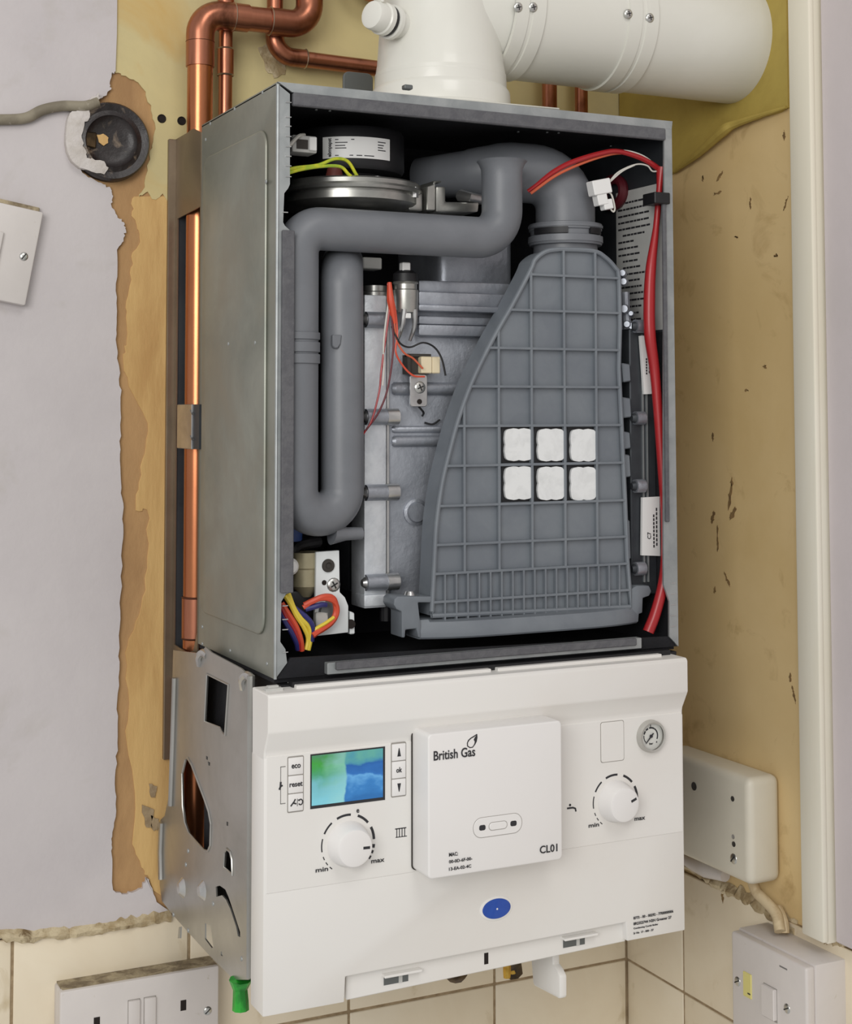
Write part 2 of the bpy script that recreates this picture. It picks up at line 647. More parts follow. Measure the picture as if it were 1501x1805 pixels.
def put(mesh, name, loc, axis, r, parent, turn=0.0):
    o = bpy.data.objects.new(name, mesh)
    COL.objects.link(o)
    q = Vector(axis).to_track_quat('Z', 'Y')
    mtx = Matrix.Translation(Vector(loc)) @ q.to_matrix().to_4x4() @ Matrix.Rotation(turn, 4, 'Z') @ Matrix.Diagonal((r, r, r, 1))
    o.parent = parent
    if parent.type == 'EMPTY':
        mtx = Matrix.Translation(-Vector(parent.location)) @ mtx
    o.matrix_basis = mtx
    return o


FRONT = (0, -1, 0)

# ------------------------------------------------------------------ the setting
YB = 0.295      # face of the tiles and of the plaster on the back wall
XR = 0.5345     # face of the tiles on the right wall
YW, XW = 0.2995, 0.539
TOP = -.7705    # upper edge of the tiling
wall_back = mk('wall_back', bx(-.75, XW + .1, YW, YW + .1, -1.35, .55), 'brown_plaster', kind='structure')
tag(wall_back, 'back wall with stripped brown plaster strip beside the boiler', 'wall')
wall_right = mk('wall_right', bx(XW, XW + .1, -.75, YW, -1.35, .55), 'beige_wall', kind='structure')
tag(wall_right, 'nicotine stained beige side wall to the right of the boiler', 'wall')

# lilac plaster coat on the left, torn along its right edge
skim = [(-120, -80), (206, -80), (206, 60), (204, 126), (196, 131), (193, 148), (196, 158), (180, 172), (164, 176), (152, 186), (138, 190), (128, 205),
        (126, 240), (130, 285), (150, 308), (178, 322), (196, 333), (199, 345), (196, 362), (206, 380), (218, 392), (222, 405), (217, 425), (206, 440), (205, 500), (206, 560),
        (205, 610), (210, 645), (213, 700), (213, 760), (211, 800), (214, 860), (217, 905), (216, 960), (213, 1050), (209, 1120), (211, 1180),
        (206, 1250), (207, 1310), (203, 1370), (205, 1430), (198, 1475), (196, 1500), (199, 1570), (215, 1577), (238, 1572), (252, 1565), (257, 1548), (262, 1552), (276, 1590), (300, 1607),
        (240, 1618), (150, 1634), (90, 1640), (20, 1652), (-120, 1668)]
edge = jag(xz(skim[3:50], YB), .0011, 5, 3)
mk('plaster_skim', prism([(-.745, .545), (xz(skim[1:2], YB)[0][0], .545), xz(skim[2:3], YB)[0]] + edge + xz(skim[50:-1], YB) + [(-.745, xz(skim[-1:], YB)[0][1])], 'y', YB, YW + .002, .0008, 1), 'lilac_paint', wall_back)
# cream paint left on the upper wall, torn along its lower edge
cream = [(207, -80), (206, 60), (204, 128), (222, 133), (242, 142), (258, 160), (268, 195), (275, 225), (272, 250), (264, 270), (262, 300), (256, 330), (246, 348), (262, 338), (274, 352), (288, 341), (300, 356), (420, 345), (1100, 330), (1150, -80)]
mk('old_paint', prism([(xz(cream[:1], YB)[0][0], .544), xz(cream[1:2], YB)[0]] + jag(xz(cream[2:17], YB), .0014, 4, 5) + xz(cream[17:-1], YB) + [(XW - .001, xz(cream[-2:-1], YB)[0][1]), (XW - .001, .544)], 'y', YB + .0028, YW + .002, .0005, 1), 'cream_paint', wall_back)
tan = [(238, 345), (234, 372), (244, 402), (250, 425), (236, 445), (232, 480), (228, 520), (224, 560), (226, 600), (218, 625), (228, 680), (262, 745), (258, 800), (246, 850), (240, 900), (262, 900), (264, 960), (258, 1040), (240, 1098), (222, 1150), (230, 1240), (224, 1310), (240, 1400), (236, 1490), (250, 1530), (262, 1545)]
mk('tan_paint', prism(jag(xz(tan, YB), .0018, 4, 9) + xz([(272, 1572), (300, 1590), (330, 1590), (330, 345)], YB), 'y', YB + .0034, YW + .002, .0004, 1), 'tan_paint', wall_back)
# old screw holes and the ragged hole round the small copper pipe
for u, v, r in ((285, 209, .0040), (320, 213, .0040)):
    mk('screw_hole', lathe([(0, 0), (r * .75, 0), (r, .001), (r * 1.15, 0), (r * 1.15, -.001), (0, -.001)], at(u, v, y=YB + .0024), FRONT, 14), ['hole'], wall_back)
mk('broken_hole', prism(jag(xz([(456, 82), (480, 74), (500, 82), (506, 110), (502, 130), (484, 136), (468, 122)], YB), .002, 3, 4, True), 'y', YB + .0018, YB + .004), 'mortar', wall_back)
for k, (u, v, w, h) in enumerate(((270, 1395, 7, 12), (262, 1440, 10, 20), (273, 1452, 7, 14))):
    mk('wall_chip', prism(jag(xz([(u - w, v - h), (u + w, v - h * .6), (u + w * .7, v + h), (u - w * .6, v + h * .8)], YB), .0012, 3, 20 + k, True), 'y', YB + .002, YB + .004), 'grout', wall_back)
# rough ledge of mortar over the tiles
rnd = random.Random(11)


def ledge(path, face, depth, seed, along):
    r = random.Random(seed)
    bm = bmesh.new()
    n = 60
    rows = []
    sp = spline(path, 12)
    for i in range(len(sp)):
        p = sp[i]
        d = depth * r.uniform(.5, 1.15)
        top = r.uniform(.004, .010)
        bot = r.uniform(.004, .009)
        row = []
        for q, h in ((0, top), (d * .6, top * .35), (d, -bot * .1), (d * .75, -bot * .7), (0, -bot)):
            if along == 'x':
                row.append(bm.verts.new((p.x, face - q + .001, p.z + h)))
            else:
                row.append(bm.verts.new((face - q + .001, p.y, p.z + h)))
        rows.append(row)
    for a, b in zip(rows[:-1], rows[1:]):
        for k in range(5):
            bm.faces.new((a[k], a[(k + 1) % 5], b[(k + 1) % 5], b[k]))
    bm.faces.new(rows[0])
    bm.faces.new(list(reversed(rows[-1])))
    bmesh.ops.recalc_face_normals(bm, faces=bm.faces)
    return bm


mk('mortar_ledge', ledge([Vector((-.74, YB, TOP + .006)), Vector((-.45, YB, TOP + .002)), at(-100, 1652, y=YB), at(60, 1648, y=YB), at(180, 1634, y=YB), at(300, 1612, y=YB)], YB + .001, .010, 3, 'x'), 'mortar', wall_back)

# tiles, one by one
TW, TH, GAP = .1721, .1282, .0013
tile_mesh = {}


def tile(parent, wall, a, b, z0, z1):
    r = random.Random(int((a * 1000)) + int(z0 * 777))
    off = r.uniform(-.0004, .0004)
    a, b, z0, z1 = a + GAP, b - GAP, z0 + GAP, z1 - GAP
    key = (wall, round(b - a, 4), round(z1 - z0, 4))
    if key not in tile_mesh:
        w, h = b - a, z1 - z0
        bm = bx(-w / 2, w / 2, 0, .007, -h / 2, h / 2, .0013, 2) if wall == 'back' else bx(0, .007, -w / 2, w / 2, -h / 2, h / 2, .0013, 2)
        me = bpy.data.meshes.new('tile')
        bm.to_mesh(me)
        bm.free()
        me.materials.append(M['tile'])
        me.shade_smooth()
        me.set_sharp_from_angle(angle=.8)
        tile_mesh[key] = me
    o = bpy.data.objects.new('tile', tile_mesh[key])
    COL.objects.link(o)
    o.location = ((a + b) / 2, YB + off, (z0 + z1) / 2) if wall == 'back' else (XR + off, (a + b) / 2, (z0 + z1) / 2)
    o.parent = parent


mk('grout', bx(-.745, XW, YB + .0012, YW + .002, -1.345, TOP - .001), 'grout', wall_back)
mk('grout', bx(XR + .0012, XW + .002, -.745, YW, -1.345, TOP - .001), 'grout', wall_right)
xs = [-.745, .1918 - TW * 5, .1918 - TW * 4, .1918 - TW * 3, .1918 - TW * 2, .1918 - TW, .1918, .1918 + TW, XR]
for i in range(len(xs) - 1):
    for j in range(4):
        tile(wall_back, 'back', xs[i], xs[i + 1], TOP - TH * (j + 1), TOP - TH * j)
ys = [YB, .1856, .0136, -.1584, -.3304, -.5024, -.6744]
for i in range(len(ys) - 1):
    for j in range(4):
        tile(wall_right, 'right', ys[i + 1], ys[i], TOP - TH * (j + 1), TOP - TH * j)

# right wall: olive yellow paper, a lilac board, a mortar line, scuffs
paper = [(1386, -80), (1386, 190), (1362, 200), (1340, 206), (1318, 213), (1296, 219), (1282, 222), (1268, 238), (1240, 258), (1215, 280), (1188, 302), (1130, 335)]
pj = [(yz(paper[:1], XR)[0][0], .544)] + jag(yz(paper[1:], XR), .0012, 3, 8) + [(YW - .003, .02), (YW - .003, .544)]
mk('yellow_paper', prism(pj, 'x', XR + .0005, XW + .002, .0008, 1), 'yellow_paper', wall_right)
mk('paper_curl', tube([at(1188, 302, x=XR - .001), at(1230, 270, x=XR - .003), at(1275, 230, x=XR - .006), at(1300, 217, x=XR - .003), at(1385, 189, x=XR - .001)], [.002, .0045, .006, .004, .0015], 8, 5), 'yellow_paper', wall_right)
board = yz([(1449, -80), (1449, 1646), (1501, 1662)], XR)
mk('lilac_board', prism([(board[0][0], .545), (board[0][0], board[1][1]), (-.745, board[2][1] - .005), (-.745, .545)], 'x', XR - .004, XW + .002, .001, 1), 'lilac_board', wall_right)
mk('mortar_ledge', ledge([at(1150, 1478, x=XR), at(1205, 1522, x=XR), at(1260, 1556, x=XR), at(1320, 1590, x=XR), at(1400, 1640, x=XR)], XR + .003, .008, 5, 'y'), 'mortar', wall_right)
mk('mortar_ledge', ledge([at(1446, 1652, x=XR), at(1475, 1660, x=XR), at(1560, 1685, x=XR), Vector((XR, -.5, TOP + .002)), Vector((XR, -.74, TOP + .002))], XR + .003, .006, 6, 'y'), 'mortar', wall_right)
for k, (u, v, w, h, s) in enumerate(((1283, 850, 3, 9, 0), (1280, 875, 4, 26, 3), (1285, 905, 6, 12, 5), (1250, 912, 4, 12, 2), (1258, 950, 2, 24, 0), (1262, 310, 3, 10, 6), (1258, 340, 6, 4, 6), (1232, 314, 2, 5, 0),
                                     (1316, 358, 2, 11, 0), (1378, 358, 2, 14, 4), (1291, 417, 4, 2, 0), (1360, 450, 5, 2, 0), (1341, 646, 5, 3, 0), (1309, 688, 5, 2, 0), (1275, 1022, 3, 14, -5), (1253, 1040, 3, 6, 0), (1386, 1195, 3, 8, 0), (1392, 1225, 2, 16, -3), (1250, 770, 2, 8, 0),
                                     (1273, 1578, 3, 14, 0), (1383, 70, 4, 10, 0), (1375, 238, 3, 10, 0))):
    pts = [(u + s, v - h), (u + w * .6 + s * .6, v - h * .5), (u + w * .5, v), (u + w * .8 - s * .5, v + h * .5), (u - s, v + h), (u - w * .5 - s * .4, v + h * .4), (u - w * .7, v - h * .1), (u - w * .3 + s * .5, v - h * .5)]
    mk('scuff_mark', prism(jag(yz(pts, XR), .0011, 3, 60 + k, True), 'x', XW - .0004 if v < 1500 else XR - .0004, XW + .001), 'scuff', wall_right)
# a trunking strip up the right wall
tr = thing('cable_trunking', 'tall cream plastic trunking strip running down the right wall', 'trunking', at(1420, 1640, x=XR))
ty0, ty1 = at(1440, 1000, x=XR - .016).y, at(1402, 1000, x=XR - .016).y
zb = at(1425, 1652, x=XR - .016).z
mk('trunking_lid', bx(XR - .016, XR - .009, ty0, ty1, zb, .545, .002, 2), 'trunking', tr)
mk('trunking_base', bx(XR - .0105, XW + .001, ty0 + .001, ty1 - .001, zb - .001, .545), 'trunking', tr)

# ------------------------------------------------------------------ boiler
H, D, W = .4947, .2097, .4
bo = thing('boiler', 'wall mounted gas boiler with its cover off, steel casing above a white control fascia', 'boiler', (.2, .12, -.757))
T = .0012
side = mk('side_panel', bx(0, T, 0, D, -H, 0), 'galvanised', bo)
mk('raised_panel', prism(rrect(.022, .30, -.467, -.034, .018, 6)[:], 'x', -.0022, .0005, .0020, 2), 'galvanised', side) if False else None
em = rrect(.0215, .197, -.463, -.034, .016, 6)
mk('raised_panel', prism(em, 'x', -.0028, .0006, .0026, 3), 'galvanised', side)
em2 = rrect(.033, .1965, -.452, -.045, .012, 6)
for u, v in ((462, 163), (413, 192), (370, 218), (362, 246), (470, 1170), (405, 1147), (356, 1105), (356, 1135), (402, 606), (449, 604), (468, 320)):
    put(RIVET, 'rivet', at(u, v, x=-.0002 if not (260 < v < 1100) else -.003), (-1, 0, 0), .0019, side)
mk('side_panel', bx(W - T, W, 0, D, -H, 0), 'galvanised', bo)
mk('back_panel', bx(T, W - T, D - T, D, -H, 0), 'steel_dark_inside', bo)
top = mk('top_panel', bx(0, W, 0.001, D, -.001, .0012), 'galvanised', bo)
mk('bottom_panel', bx(T, W - T, .004, D, -H - .004, -H), 'foam_black', bo)
mk('foam_lining', join(bx(T, T + .003, .003, D - T, -H, -.002), bx(T, W - T, D - .005, D - T, -H, -.002), bx(T, W - T, .006, D - T, -.006, -.002),
                       bx(W - T - .003, W - T, .006, D - .004, -H, -.20)), 'foam_black', bo)
mk('inner_side_lining', bx(W - T - .002, W - T, .006, D - .004, -.20, -.004), 'steel_dark_inside', bo)
# ------------------------------------------------------------------ steel frame behind the boiler and side plate below it
FX = -.001
upper = plate([[(.2095, -.006), (.2095, -.54), (.2945, -.54), (.2945, .0012), (.2500, .0012), (.248, .0018), (.235, .0018)],
               [(.2105, -.078), (.2105, -.485), (.222, -.503), (.24, -.508), (.2865, -.506), (.2865, -.081)]], 'x', FX, FX + .0014)
fr = mk('mounting_frame', upper, 'frame_steel', bo)
mk('wall_flange', bx(-.0085, FX + .001, .2935, .2990, -.62, .001, .0006, 1), 'frame_steel', fr)
mk('back_sheet', bx(0, .38, .288, .2942, -.52, -.02), 'steel_dark_inside', fr)
LX = -.010


def lp(pts):
    return yz(pts, LX)


outline = [(305, 1146), (352, 1152), (362, 1140), (372, 1150), (400, 1165), (424, 1178), (434, 1186), (437, 1200), (438, 1727), (412, 1727), (365, 1680), (333, 1645), (304, 1612), (285, 1588), (281, 1557), (282, 1446), (290, 1438), (298, 1400)]
holes = [[(365, 1188), (403, 1207), (397, 1296), (391, 1290), (388, 1283), (361, 1272)],
         [(327, 1338), (331, 1336), (338, 1348), (350, 1380), (361, 1409), (368, 1430), (372, 1452), (371, 1490), (367, 1500), (360, 1499), (347, 1485), (333, 1469), (326, 1450), (322, 1420), (321, 1363)],
         [(396, 1502), (400, 1496), (406, 1502), (409, 1515), (410, 1542), (395, 1529)],
         [(380, 1563), (387, 1561), (397, 1568), (403, 1582), (413, 1612), (423, 1643), (423, 1652), (419, 1650), (416, 1634), (406, 1603), (398, 1586), (391, 1578), (381, 1581)],
         [(361, 1627), (371, 1632), (376, 1670), (373, 1671), (361, 1655)],
         [(315, 1634), (318, 1634), (317, 1654), (313, 1654)],
         [(399, 1448), (402, 1449), (402, 1456), (399, 1455)], [(363, 1332), (366, 1334), (366, 1340), (363, 1338)], [(366, 1342), (370, 1344), (370, 1350), (367, 1349)], [(389, 1677), (392, 1678), (392, 1686), (389, 1684)]]
lo_ = mk('lower_side_plate', plate([lp(outline)] + [lp(h) for h in holes], 'x', LX, LX + .0014), 'galvanised_lower', bo)
hr = []
for h in holes[:3]:
    q = [Vector((LX - .0002, p[0], p[1])) for p in lp(h)]
    hr.append(tube(q + [q[0]], .0011, 6))
for h_ in hr:
    mk('hole_rim', h_, 'galvanised_lower', lo_)
fl0, fl1 = at(441, 1200, x=LX), at(438, 1727, x=LX)
mk('front_fold', tube([(LX + .001, fl0.y + .001, fl0.z + .004), (LX + .0005, fl0.y, fl0.z - .03), (LX + .001, fl1.y, fl1.z + .002)], .0035, 10), 'galvanised_lower', lo_)
mk('pressed_rib', tube([at(308, 1195, x=LX - .001), at(305, 1300, x=LX - .001), at(301, 1420, x=LX - .001)], .0028, 8), 'galvanised_lower', lo_)
mk('pressed_rib', tube([at(285, 1450, x=LX - .001), at(283, 1500, x=LX - .001), at(284, 1550, x=LX - .001)], .0030, 8), 'galvanised_lower', lo_)
for u, v, r in ((322, 1565, .0095), (358, 1570, .009)):
    p = at(u, v, x=LX)
    mk('pressed_dimple', lathe([(0, .005), (r * .5, .0045), (r, .0), (r, -.001), (0, -.001)], p, (-1, 0, 0), 20, 1.0), 'bright_metal', lo_)
for u, v in ((331, 1500), (327, 1524), (375, 1593), (305, 1612), (331, 1640), (425, 1690)):
    put(RIVET, 'rivet', at(u, v, x=LX - .0002), (-1, 0, 0), .0024, lo_)
for u, v in ((355, 1153), (432, 1193)):
    p = at(u, v, x=LX)
    mk('rolled_corner', tube([p + Vector((.001, .007, -.011)), p + Vector((-.0015, .003, -.003)), p + Vector((0, -.004, .002)), p + Vector((.002, -.012, 0))], .0035, 8, 5), 'bright_metal', lo_)
# the pipe clip half way up the opening
c0, c1 = at(313, 713, x=-.004), at(338, 792, x=-.004)
cl = mk('pipe_clip', bx(-.0045, -.002, c1.y, c0.y, c1.z, c0.z, .0006, 1), 'bright_metal', bo)
for v in (727, 772):
    p = at(336, v, x=-.005)
    mk('clip_tooth', prism([(p.y + .002, p.z - .002), (p.y - .005, p.z - .002), (p.y + .002, p.z + .0025)], 'x', -.0055, -.003), 'bright_metal', cl)
c2, c3 = at(338, 713, x=-.001), at(354, 792, x=-.001)
mk('clip_strap', bx(-.003, -.0002, c3.y, c2.y + .001, c3.z, c2.z), 'steel_dark_inside', cl)

# front flanges
lf = [(487, 147), (510, 166), (510, 325), (507, 332), (500, 341), (498, 392), (501, 398), (511, 407), (511, 1044), (503, 1047), (495, 1060), (493, 1131), (502, 1144), (505, 1168), (484, 1197)]
lf_ = mk('left_flange', prism(xz(lf, 0), 'y', -.001, .001), 'flange_steel', bo)
tk = []
for v in (180, 206, 222, 240, 258, 275, 292, 311, 374, 1092, 1068, 1150, 1110):
    p = at(503 if v < 330 else 497, v, y=-.001)
    mk('stamped_mark', bx(p.x, p.x + .005, -.0018, -.0005, p.z - .0004, p.z + .0004), 'bright_metal', lf_)
mk('flange_fold', tube([(.0005, -.0005, -.001), (.0005, -.0005, -H)], .0014, 8), 'flange_steel', bo)
mk('top_flange', prism([(0, 0.0012), (W, .0012), (W - .001, -.0065), (.013, -.0065)], 'y', -.0014, .0009), 'flange_steel', bo)
mk('top_gasket', bx(.0135, W - .009, -.0035, .002, -.018, -.0068, .001, 1), 'gasket', bo)
rf = xz([(1169, 222), (1182, 216), (1194, 1139), (1178, 1122), (1178, 1060), (1168, 1030), (1168, 920)], 0)
rf_ = mk('right_flange', prism(rf, 'y', -.0012, .001), 'flange_steel', bo)
tk = []
for v in (1028, 1047, 1066, 1085, 1104):
    p = at(1181, v, y=-.001)
    mk('stamped_mark', bx(p.x, p.x + .005, -.0018, -.0005, p.z - .0004, p.z + .0004), 'bright_metal', rf_)
a, b = at(498, 405, y=-.004), at(517, 1045, y=-.004)
mk('left_gasket', bx(a.x, b.x, -.0045, -.0005, b.z, a.z, .0008, 1), 'gasket', bo)
a, b = at(1168, 352, y=-.004), at(1180, 920, y=-.004)
mk('right_gasket', bx(a.x, b.x, -.0045, -.0005, b.z, a.z, .0008, 1), 'gasket', bo)
# bottom rail with its foam strip
mk('bottom_flange', prism(xz([(484, 1197), (512, 1160), (1178, 1122), (1194, 1139)], .001), 'y', .0008, .004), 'foam_black', bo)
a, b = at(577, 1190, y=-.006), at(1131, 1143, y=-.006)
zlo, zhi = (a.z + b.z) / 2, (at(577, 1166, y=-.006).z + at(1131, 1127, y=-.006).z) / 2
rl = mk('bottom_rail', bx(a.x, b.x, -.006, .003, zlo, zhi, .0006, 1), 'flange_steel', bo)
a, b = at(593, 1183, y=-.009), at(1122, 1137, y=-.009)
mk('foam_strip', bx(a.x, b.x, -.0095, -.005, (a.z + b.z) / 2, zhi + .0005, .0008, 1), 'gasket', rl)
mk('lower_shelf', join(bx(.004, .396, -.004, .2, -.513, -.4995), bx(.012, .385, -.010, .0, -.5015, -.4965)), 'black_plastic', bo)
mk('lower_chassis', bx(.004, .396, .03, .2, -.74, -.513), 'foam_black', bo)

# ---- intake hood with its grid
YH, YH1 = .014, .044
hood_pts = [(988, 439), (964, 443), (945, 457), (936, 477), (905, 536), (882, 576), (860, 617), (832, 676), (809, 740), (794, 795), (783, 840), (776, 880), (770, 930), (767, 990), (764, 1050), (762, 1086),
            (1112, 1070), (1111, 1037), (1107, 985), (1103, 883), (1097, 751), (1092, 648), (1094, 573), (1092, 488), (1086, 472), (1068, 453), (1046, 442)]
def smooth2(pts, n):
    return [(p.x, p.y) for p in spline([(a_, b_, 0) for a_, b_ in pts], n)]


hood2 = xz(smooth2(hood_pts[:16], 4) + hood_pts[16:22] + smooth2(hood_pts[22:] + hood_pts[:1], 4)[:-1], YH)
hood = mk('intake_hood', prism(hood2, 'y', YH + .0060, YH1), 'hood_plastic', bo)


def inside_span(pts, coord, val):
    """where the line coord = val crosses the outline (coord 0: x, 1: z)"""
    c = []
    n = len(pts)
    for i in range(n):
        p, q = pts[i], pts[(i + 1) % n]
        if (p[coord] - val) * (q[coord] - val) < 0:
            t = (val - p[coord]) / (q[coord] - p[coord])
            c.append(p[1 - coord] + t * (q[1 - coord] - p[1 - coord]))
    return (min(c), max(c)) if len(c) >= 2 else None


rim = [Vector((p[0], YH + .002, p[1])) for p in hood2]
mk('rim', join(tube(rim + [rim[0]], .0022, 8), prism(hood2, 'y', YH + .0048, YH + .0070)), 'hood_plastic', hood)
ZR = [at(970, v, y=YH).z for v in (485, 548, 615, 682, 750, 818, 886, 952)]
XRB = [at(u, 749, y=YH).x for u in (819, 880, 938, 996, 1052)]
ZROW0 = at(970, 1001, y=YH).z
ZROW1 = at(970, 1049, y=YH).z
for z in ZR + [ZROW0, ZROW1]:
    s = inside_span(hood2, 1, z)
    if s:
        mk('grid_rib', bx(s[0], s[1], YH, YH + .0058, z - .0012, z + .0012, .0004, 1), 'hood_plastic', hood)
for x in XRB:
    s = inside_span(hood2, 0, x)
    if s:
        mk('grid_rib', bx(x - .0012, x + .0012, YH + .00012, YH + .0058, max(s[0], ZROW0), s[1], .0004, 1), 'hood_plastic', hood)
xa, xb = at(764, 1040, y=YH).x, at(1110, 1040, y=YH).x
NF = 18
zend = at(860, 1088, y=YH).z
for k in range(1, NF):
    x = xa + (xb - xa) * k / NF
    mk('fin', bx(x - .0008, x + .0008, YH + .00012, YH + .0058, zend, ZROW0), 'hood_plastic', hood)
# bulging lower lip of the hood and its fixing lugs
lip = []
xl0, xl1 = at(741, 1100, y=YH).x, at(1126, 1085, y=YH).x
zl = at(860, 1117, y=.02).z
for k in range(25):
    t = k / 24
    x = xl0 + (xl1 - xl0) * t
    bul = .013 * (1 - (2 * t - 1) ** 4)
    lip.append((x, YH + .002 - bul))
lipb = bmesh.new()
rows = []
for x, y in lip:
    rows.append([lipb.verts.new(c) for c in ((x, YH + .004, zend + .001), (x, y + .003, zend - .001), (x, y, zend - .008), (x, y + .0005, zl + .0016), (x, y + .002, zl), (x, YH1, zl), (x, YH1, zend + .001))])
for r0, r1 in zip(rows[:-1], rows[1:]):
    for k in range(7):
        lipb.faces.new((r0[k], r0[(k + 1) % 7], r1[(k + 1) % 7], r1[k]))
lipb.faces.new(rows[0])
lipb.faces.new(list(reversed(rows[-1])))
bmesh.ops.recalc_face_normals(lipb, faces=lipb.faces)
mk('lower_lip', lipb, 'hood_plastic', hood)
lug = xz([(694, 1056), (700, 1051), (762, 1051), (762, 1062), (736, 1062), (741, 1105), (741, 1124), (736, 1124), (733, 1108), (714, 1110), (713, 1124), (707, 1124), (707, 1078), (698, 1074), (693, 1066)], YH + .002)
mk('fixing_lug', prism(lug, 'y', YH + .001, YH + .025, .0012, 2), 'hood_plastic', hood)
lug = xz([(1110, 1038), (1120, 1032), (1142, 1032), (1146, 1042), (1142, 1050), (1131, 1054), (1130, 1080), (1124, 1082), (1123, 1096), (1119, 1097), (1117, 1084), (1110, 1084)], YH + .004)
mk('fixing_lug', prism(lug, 'y', YH + .002, YH + .025, .0012, 2), 'hood_plastic', hood)
p = at(722, 1051, y=YH + .012)
mk('bolt_head', lathe([(0, .005), (.004, .0045), (.006, .001), (.0085, .001), (.0085, -.001), (0, -.001)], p, (0, 0, 1), 16), 'bright_metal', hood)
# right edge steps
for v0, v1, w in ((640, 672, 8), (700, 735, 9), (760, 790, 8), (800, 840, 8), (915, 985, 8)):
    s = xz([(1094, v0), (1094 + w + 6, v0 + 2), (1096 + w + 6, v1), (1097, v1 + 2)], YH + .008)
    mk('edge_tab', prism(s, 'y', YH + .006, YH + .03, .001, 1), 'hood_plastic', hood)
# six white scalloped patches
for v0, v1 in ((755, 813), (822, 881)):
    for u0, u1 in ((886, 937), (944, 993), (1002, 1049)):
        q0, q1 = at(u0, v0 + (940 - u0) * -.01, y=YH + .004), at(u1, v1 + (940 - u0) * -.01, y=YH + .004)
        cx, cz, w, h = (q0.x + q1.x) / 2, (q0.z + q1.z) / 2, abs(q1.x - q0.x) / 2, abs(q0.z - q1.z) / 2
        mk('patch_gap_shade', bx(cx - w - .0014, cx + w + .0014, YH + .0040, YH + .0052, cz - h - .0014, cz + h + .0014), 'black_plastic', hood)  # dark plate paints in the shadowed gap round the white patch
        pts = []
        base = rrect(-1, 1, -1, 1, .25, 4)
        for k in range(len(base)):
            ax_, az_ = base[k]
            bx_, bz_ = base[(k + 1) % len(base)]
            for t in range(8):
                px_, pz_ = ax_ + (bx_ - ax_) * t / 8, az_ + (bz_ - az_) * t / 8
                ang = math.atan2(pz_, px_)
                sc = .955 - .030 * math.cos(8 * ang + PI * .2 * math.sin(4 * ang))
                pts.append((cx + px_ * w * sc, cz + pz_ * h * sc))
        mk('white_patch', prism(pts, 'y', YH + .0012, YH + .0045), 'sticker_white', hood, ang=.3)
# neck and collar
NK = Vector((at(996, 410, y=.054).x, .054, 0))
zc0, zc1, zc2 = at(996, 388, y=.02).z, at(996, 426, y=.02).z, at(996, 446, y=.02).z
nk = mk('hood_neck', lathe([(.030, zc2 - .02), (.031, zc2), (.0305, zc1), (.0345, zc1), (.0355, zc1 + .003), (.0355, zc1 + .008), (.0335, zc1 + .009), (.0335, zc0 - .007), (.035, zc0 - .006), (.035, zc0), (.031, zc0 + .001), (.0, zc0 + .001)], NK, (0, 0, 1), 48), 'grey_plastic', bo)


def ring_slot(a0, a1, r, z0, z1):
    bm = bmesh.new()
    n = 10
    rows = []
    for k in range(n + 1):
        a = a0 + (a1 - a0) * k / n
        c, s = math.cos(a), math.sin(a)
        rows.append([bm.verts.new((NK.x + c * rr, NK.y + s * rr, z)) for rr, z in ((r, z0), (r, z1), (r - .003, z1), (r - .003, z0))])
    for r0, r1 in zip(rows[:-1], rows[1:]):
        for k in range(4):
            bm.faces.new((r0[k], r0[(k + 1) % 4], r1[(k + 1) % 4], r1[k]))
    bm.faces.new(rows[0])
    bm.faces.new(list(reversed(rows[-1])))
    bmesh.ops.recalc_face_normals(bm, faces=bm.faces)
    return bm


zs0, zs1 = at(970, 407, y=.02).z, at(970, 396, y=.02).z
mk('collar_slot', ring_slot(math.radians(-176), math.radians(-117), .0362, zs0, zs1), 'black_plastic', nk)
mk('collar_slot', ring_slot(math.radians(-80), math.radians(-52), .0362, zs0, zs1), 'black_plastic', nk)
mk('collar_band', join(lathe([(.0358, zs1 + .001), (.036, zs1 + .0035), (.034, zs1 + .004), (.0338, zs1 + .001)], NK, (0, 0, 1), 48), lathe([(.0358, zs0 - .001), (.036, zs0 - .007), (.034, zs0 - .007), (.0338, zs0 - .001)], NK, (0, 0, 1), 48)), 'grey_plastic', nk)
# big elbow up to the fan
e0 = Vector((NK.x, NK.y, zc0 - .005))
pth = fillet([e0, (NK.x, NK.y, at(950, 307, y=.054).z), (at(880, 307, y=.07).x - .01, .075, at(900, 302, y=.07).z), (at(760, 300, y=.11).x, .135, at(760, 310, y=.11).z)], [.034, .06], 10)
mk('fan_elbow', tube(pth, [.0285] * (len(pth) - 12) + [.0285, .028, .0275, .027, .026, .025, .0245, .024, .0235, .023, .022, .021], 32), 'grey_plastic', bo)

# ---- air intake duct: snorkel, horizontal run and U bend
YS = .020
R0 = .0187
d = [at(884, 288, y=YS), at(884, 411, y=YS), at(523, 411, y=YS), at(524, 906, y=YS + .002), at(603, 906, y=YS + .006), at(602, 475, y=YS + .010), at(604, 462, y=YS + .07)]
d[1].x = d[0].x
d[2].z = d[1].z
d[3].x = d[2].x + .0008
rb = (d[4].x - d[3].x) / 2 - .0004
d[4].z = d[3].z = at(566, 907, y=YS).z
d[2].z = d[1].z = at(700, 411, y=YS).z
dp = fillet(d, [.026, .022, rb, rb, .021], 12)
duct = mk('intake_duct', tube(dp, R0, 32), 'grey_plastic', bo)
m_ = d[0]
mk('duct_mouth', lathe([(R0, -.012), (R0 + .0004, -.006), (R0 + .0025, -.001), (R0 + .0045, .0015), (R0 + .0035, .0022), (R0 - .001, -.002), (R0 - .003, -.012)], m_, (0, 0, 1), 36), 'grey_plastic', duct)
